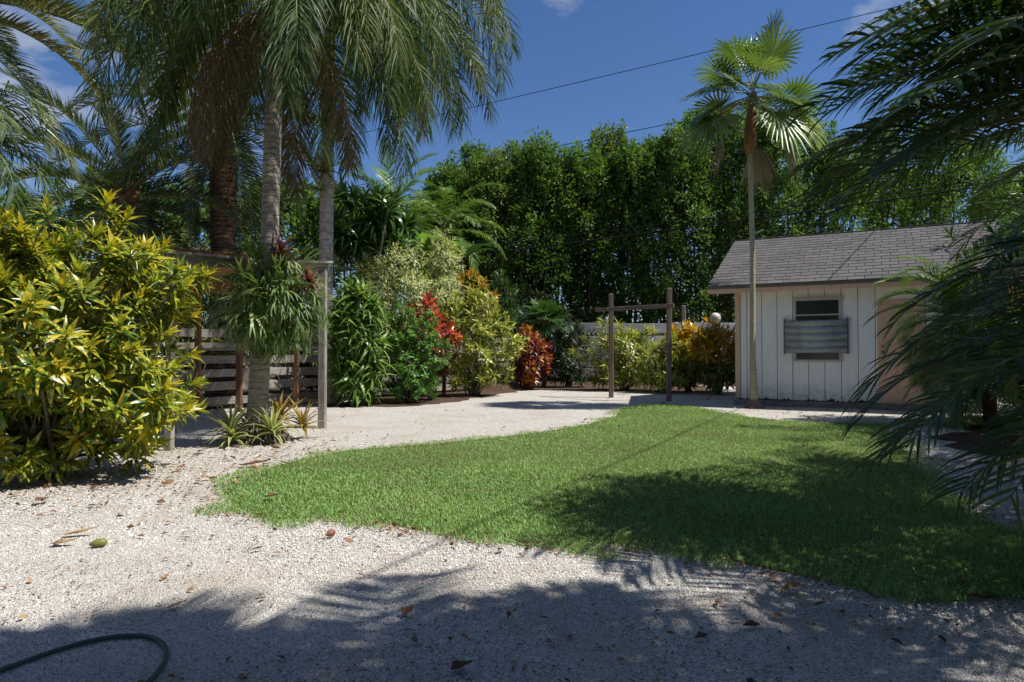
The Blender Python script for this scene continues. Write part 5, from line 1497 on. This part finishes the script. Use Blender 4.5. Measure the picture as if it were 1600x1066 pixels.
def fruit(label, px, py, L_, r_, yaw, c1, c2):
    q = G(px, py); root = thing('fallen_fruit', label, 'fruit', (q[0], q[1], 0), group='fallen fruit')
    mat = plainmat('fruit_husk', c1, 0.5, c2=c2, scale=22)
    d = np.array([math.cos(yaw), math.sin(yaw), 0.05])
    s = np.linspace(-1, 1, 13); pts = np.array([q[0], q[1], r_ * 0.93]) + d * (s * L_ / 2)[:, None]
    mb = MB(); tube(mb, pts, r_ * np.sqrt(np.clip(1 - np.abs(s) ** 2.3, 0.02, 1)) * (1 + 0.12 * s), 14); mb.build('husk', mat, root, smooth=True)
    e = pts[0]
    mb = MB(); tube(mb, [e - d * 0.006, e + d * 0.004, e + d * 0.012], [0.004, r_ * 0.55, r_ * 0.62], 10); mb.build('cap', M['fibre'], root, smooth=True)
fruit('green fallen palm fruit with brown cap on the gravel at left', 158, 853, 0.085, 0.024, 0.5, (0.14, 0.20, 0.03), (0.22, 0.12, 0.05))
fruit('red brown fallen fruit on the gravel near the lawn edge', 518, 837, 0.062, 0.021, 0.9, (0.24, 0.08, 0.045), (0.15, 0.05, 0.03))

M['litter'] = leafmat('leaf_litter', [(0, (0.07, 0.035, 0.022)), (0.4, (0.2, 0.10, 0.055)), (0.75, (0.36, 0.22, 0.12)), (1, (0.48, 0.33, 0.2))], trans=0.1, rough=0.8, spec=0.15)
FL_ = [('pair of tan dry leaves, the upper one left of the green fruit', 100, 838, 0.20, 0.05, 0.35, 0.85), ('long tan dry leaf left of the green fruit', 82, 852, 0.16, 0.045, 0.15, 0.95), ('tan dry leaf on the gravel above the hose loop', 262, 953, 0.10, 0.028, 0.8, 0.95),
       ('small orange leaf at the shadow edge right of the hose', 405, 932, 0.03, 0.02, 0.2, 0.8), ('red brown leaf lying on the left end of the lawn', 416, 785, 0.10, 0.06, 0.1, 0.35), ('rust brown leaf curled on gravel near the middle', 632, 962, 0.07, 0.05, 1.2, 0.4),
       ('reddish dry leaf strip at the upper left lawn edge', 375, 728, 0.35, 0.07, 0.05, 0.35), ('dark brown leaf in the shade at the bottom centre', 705, 1048, 0.08, 0.05, 0.4, 0.1)]
for lb, px, py, L_, W_, yw, rv in FL_:
    q = G(px, py)
    v, f, a = leaf_proto(L_, W_, -25, nseg=5, fold=0.5, shape=0.7, rnd=rv, wave=0.08)
    cs, sn = math.cos(yw - math.pi / 2), math.sin(yw - math.pi / 2)
    v = v @ np.array([[cs, sn, 0], [-sn, cs, 0], [0, 0, 1]]) + [q[0], q[1], 0.012 if py > 800 or px < 400 else 0.045]
    mb = MB(); mb.add(v, f, a); o = mb.build('fallen_leaf', M['litter'], origin=(q[0], q[1], 0)); tag(o, lb, 'leaf', 'fallen leaves')

def litter():
    n = 80000
    px = rng.uniform(-40, 1640, n); py = rng.uniform(612, 1080, n)
    y = F * H / (py - HY); x = (px - CX) / F * y
    d = poly_dist(x, y, LAWN); ins = in_poly(x, y, LAWN)
    edge = np.exp(-(d / 0.20) ** 2) * (~ins | (d < 0.1)) * 0.85 * (0.4 + 0.6 * (np.sin(x * 3.1 + y * 2) > -0.2))
    palm = np.exp(-(((x + 2.9) / 1.0) ** 2 + ((y - 7.6) / 1.1) ** 2)) * 0.9
    bush = np.exp(-(((x + 3.6) / 1.3) ** 2 + ((y - 5.8) / 1.0) ** 2)) * 0.7
    right = ((x > 4.4) & (y > 5) & ~ins) * 0.5
    base = 0.035 * (1 + np.sin(x * 1.7 + 3 * np.sin(y * 1.1)))
    keep = rng.random(n) < np.where(ins & (d > 0.1), 0.004, np.clip(edge + palm + bush + right + base, 0, 1))
    x, y = x[keep], y[keep]; n = len(x)
    L_ = rng.lognormal(math.log(0.019), 0.55, n) * np.clip((y / 4.0) ** 0.55, 0.8, 2.2); W_ = L_ * rng.uniform(0.2, 0.6, n)
    az = rng.uniform(0, 6.28, n)
    ax = np.stack([np.cos(az), np.sin(az), rng.normal(0, 0.18, n)], -1)
    Rm = rot_from(ax, nrm(rng.normal(0, 0.35, (n, 3)) + [0, 0, 1.0]))
    v = np.array([[0, -0.5, 0], [0.5, 0, 0.12], [0, 0.5, 0.05], [-0.5, 0.05, 0.15]])
    V = np.einsum('nij,nvj->nvi', Rm, v[None] * np.stack([W_, L_, L_], -1)[:, None]) + np.stack([x, y, 0.004 + L_ * 0.12], -1)[:, None]
    A = np.zeros((n, 4, 3)); A[:, :, 0] = rng.beta(1.6, 1.6, n)[:, None]
    mb = MB(); mb.add(V.reshape(-1, 3), np.arange(4 * n).reshape(-1, 4), A.reshape(-1, 3))
    o = mb.build('leaf_litter', M['litter']); tag(o, 'scattered brown leaf scraps and twigs on the gravel', 'litter', kind='stuff')
litter()
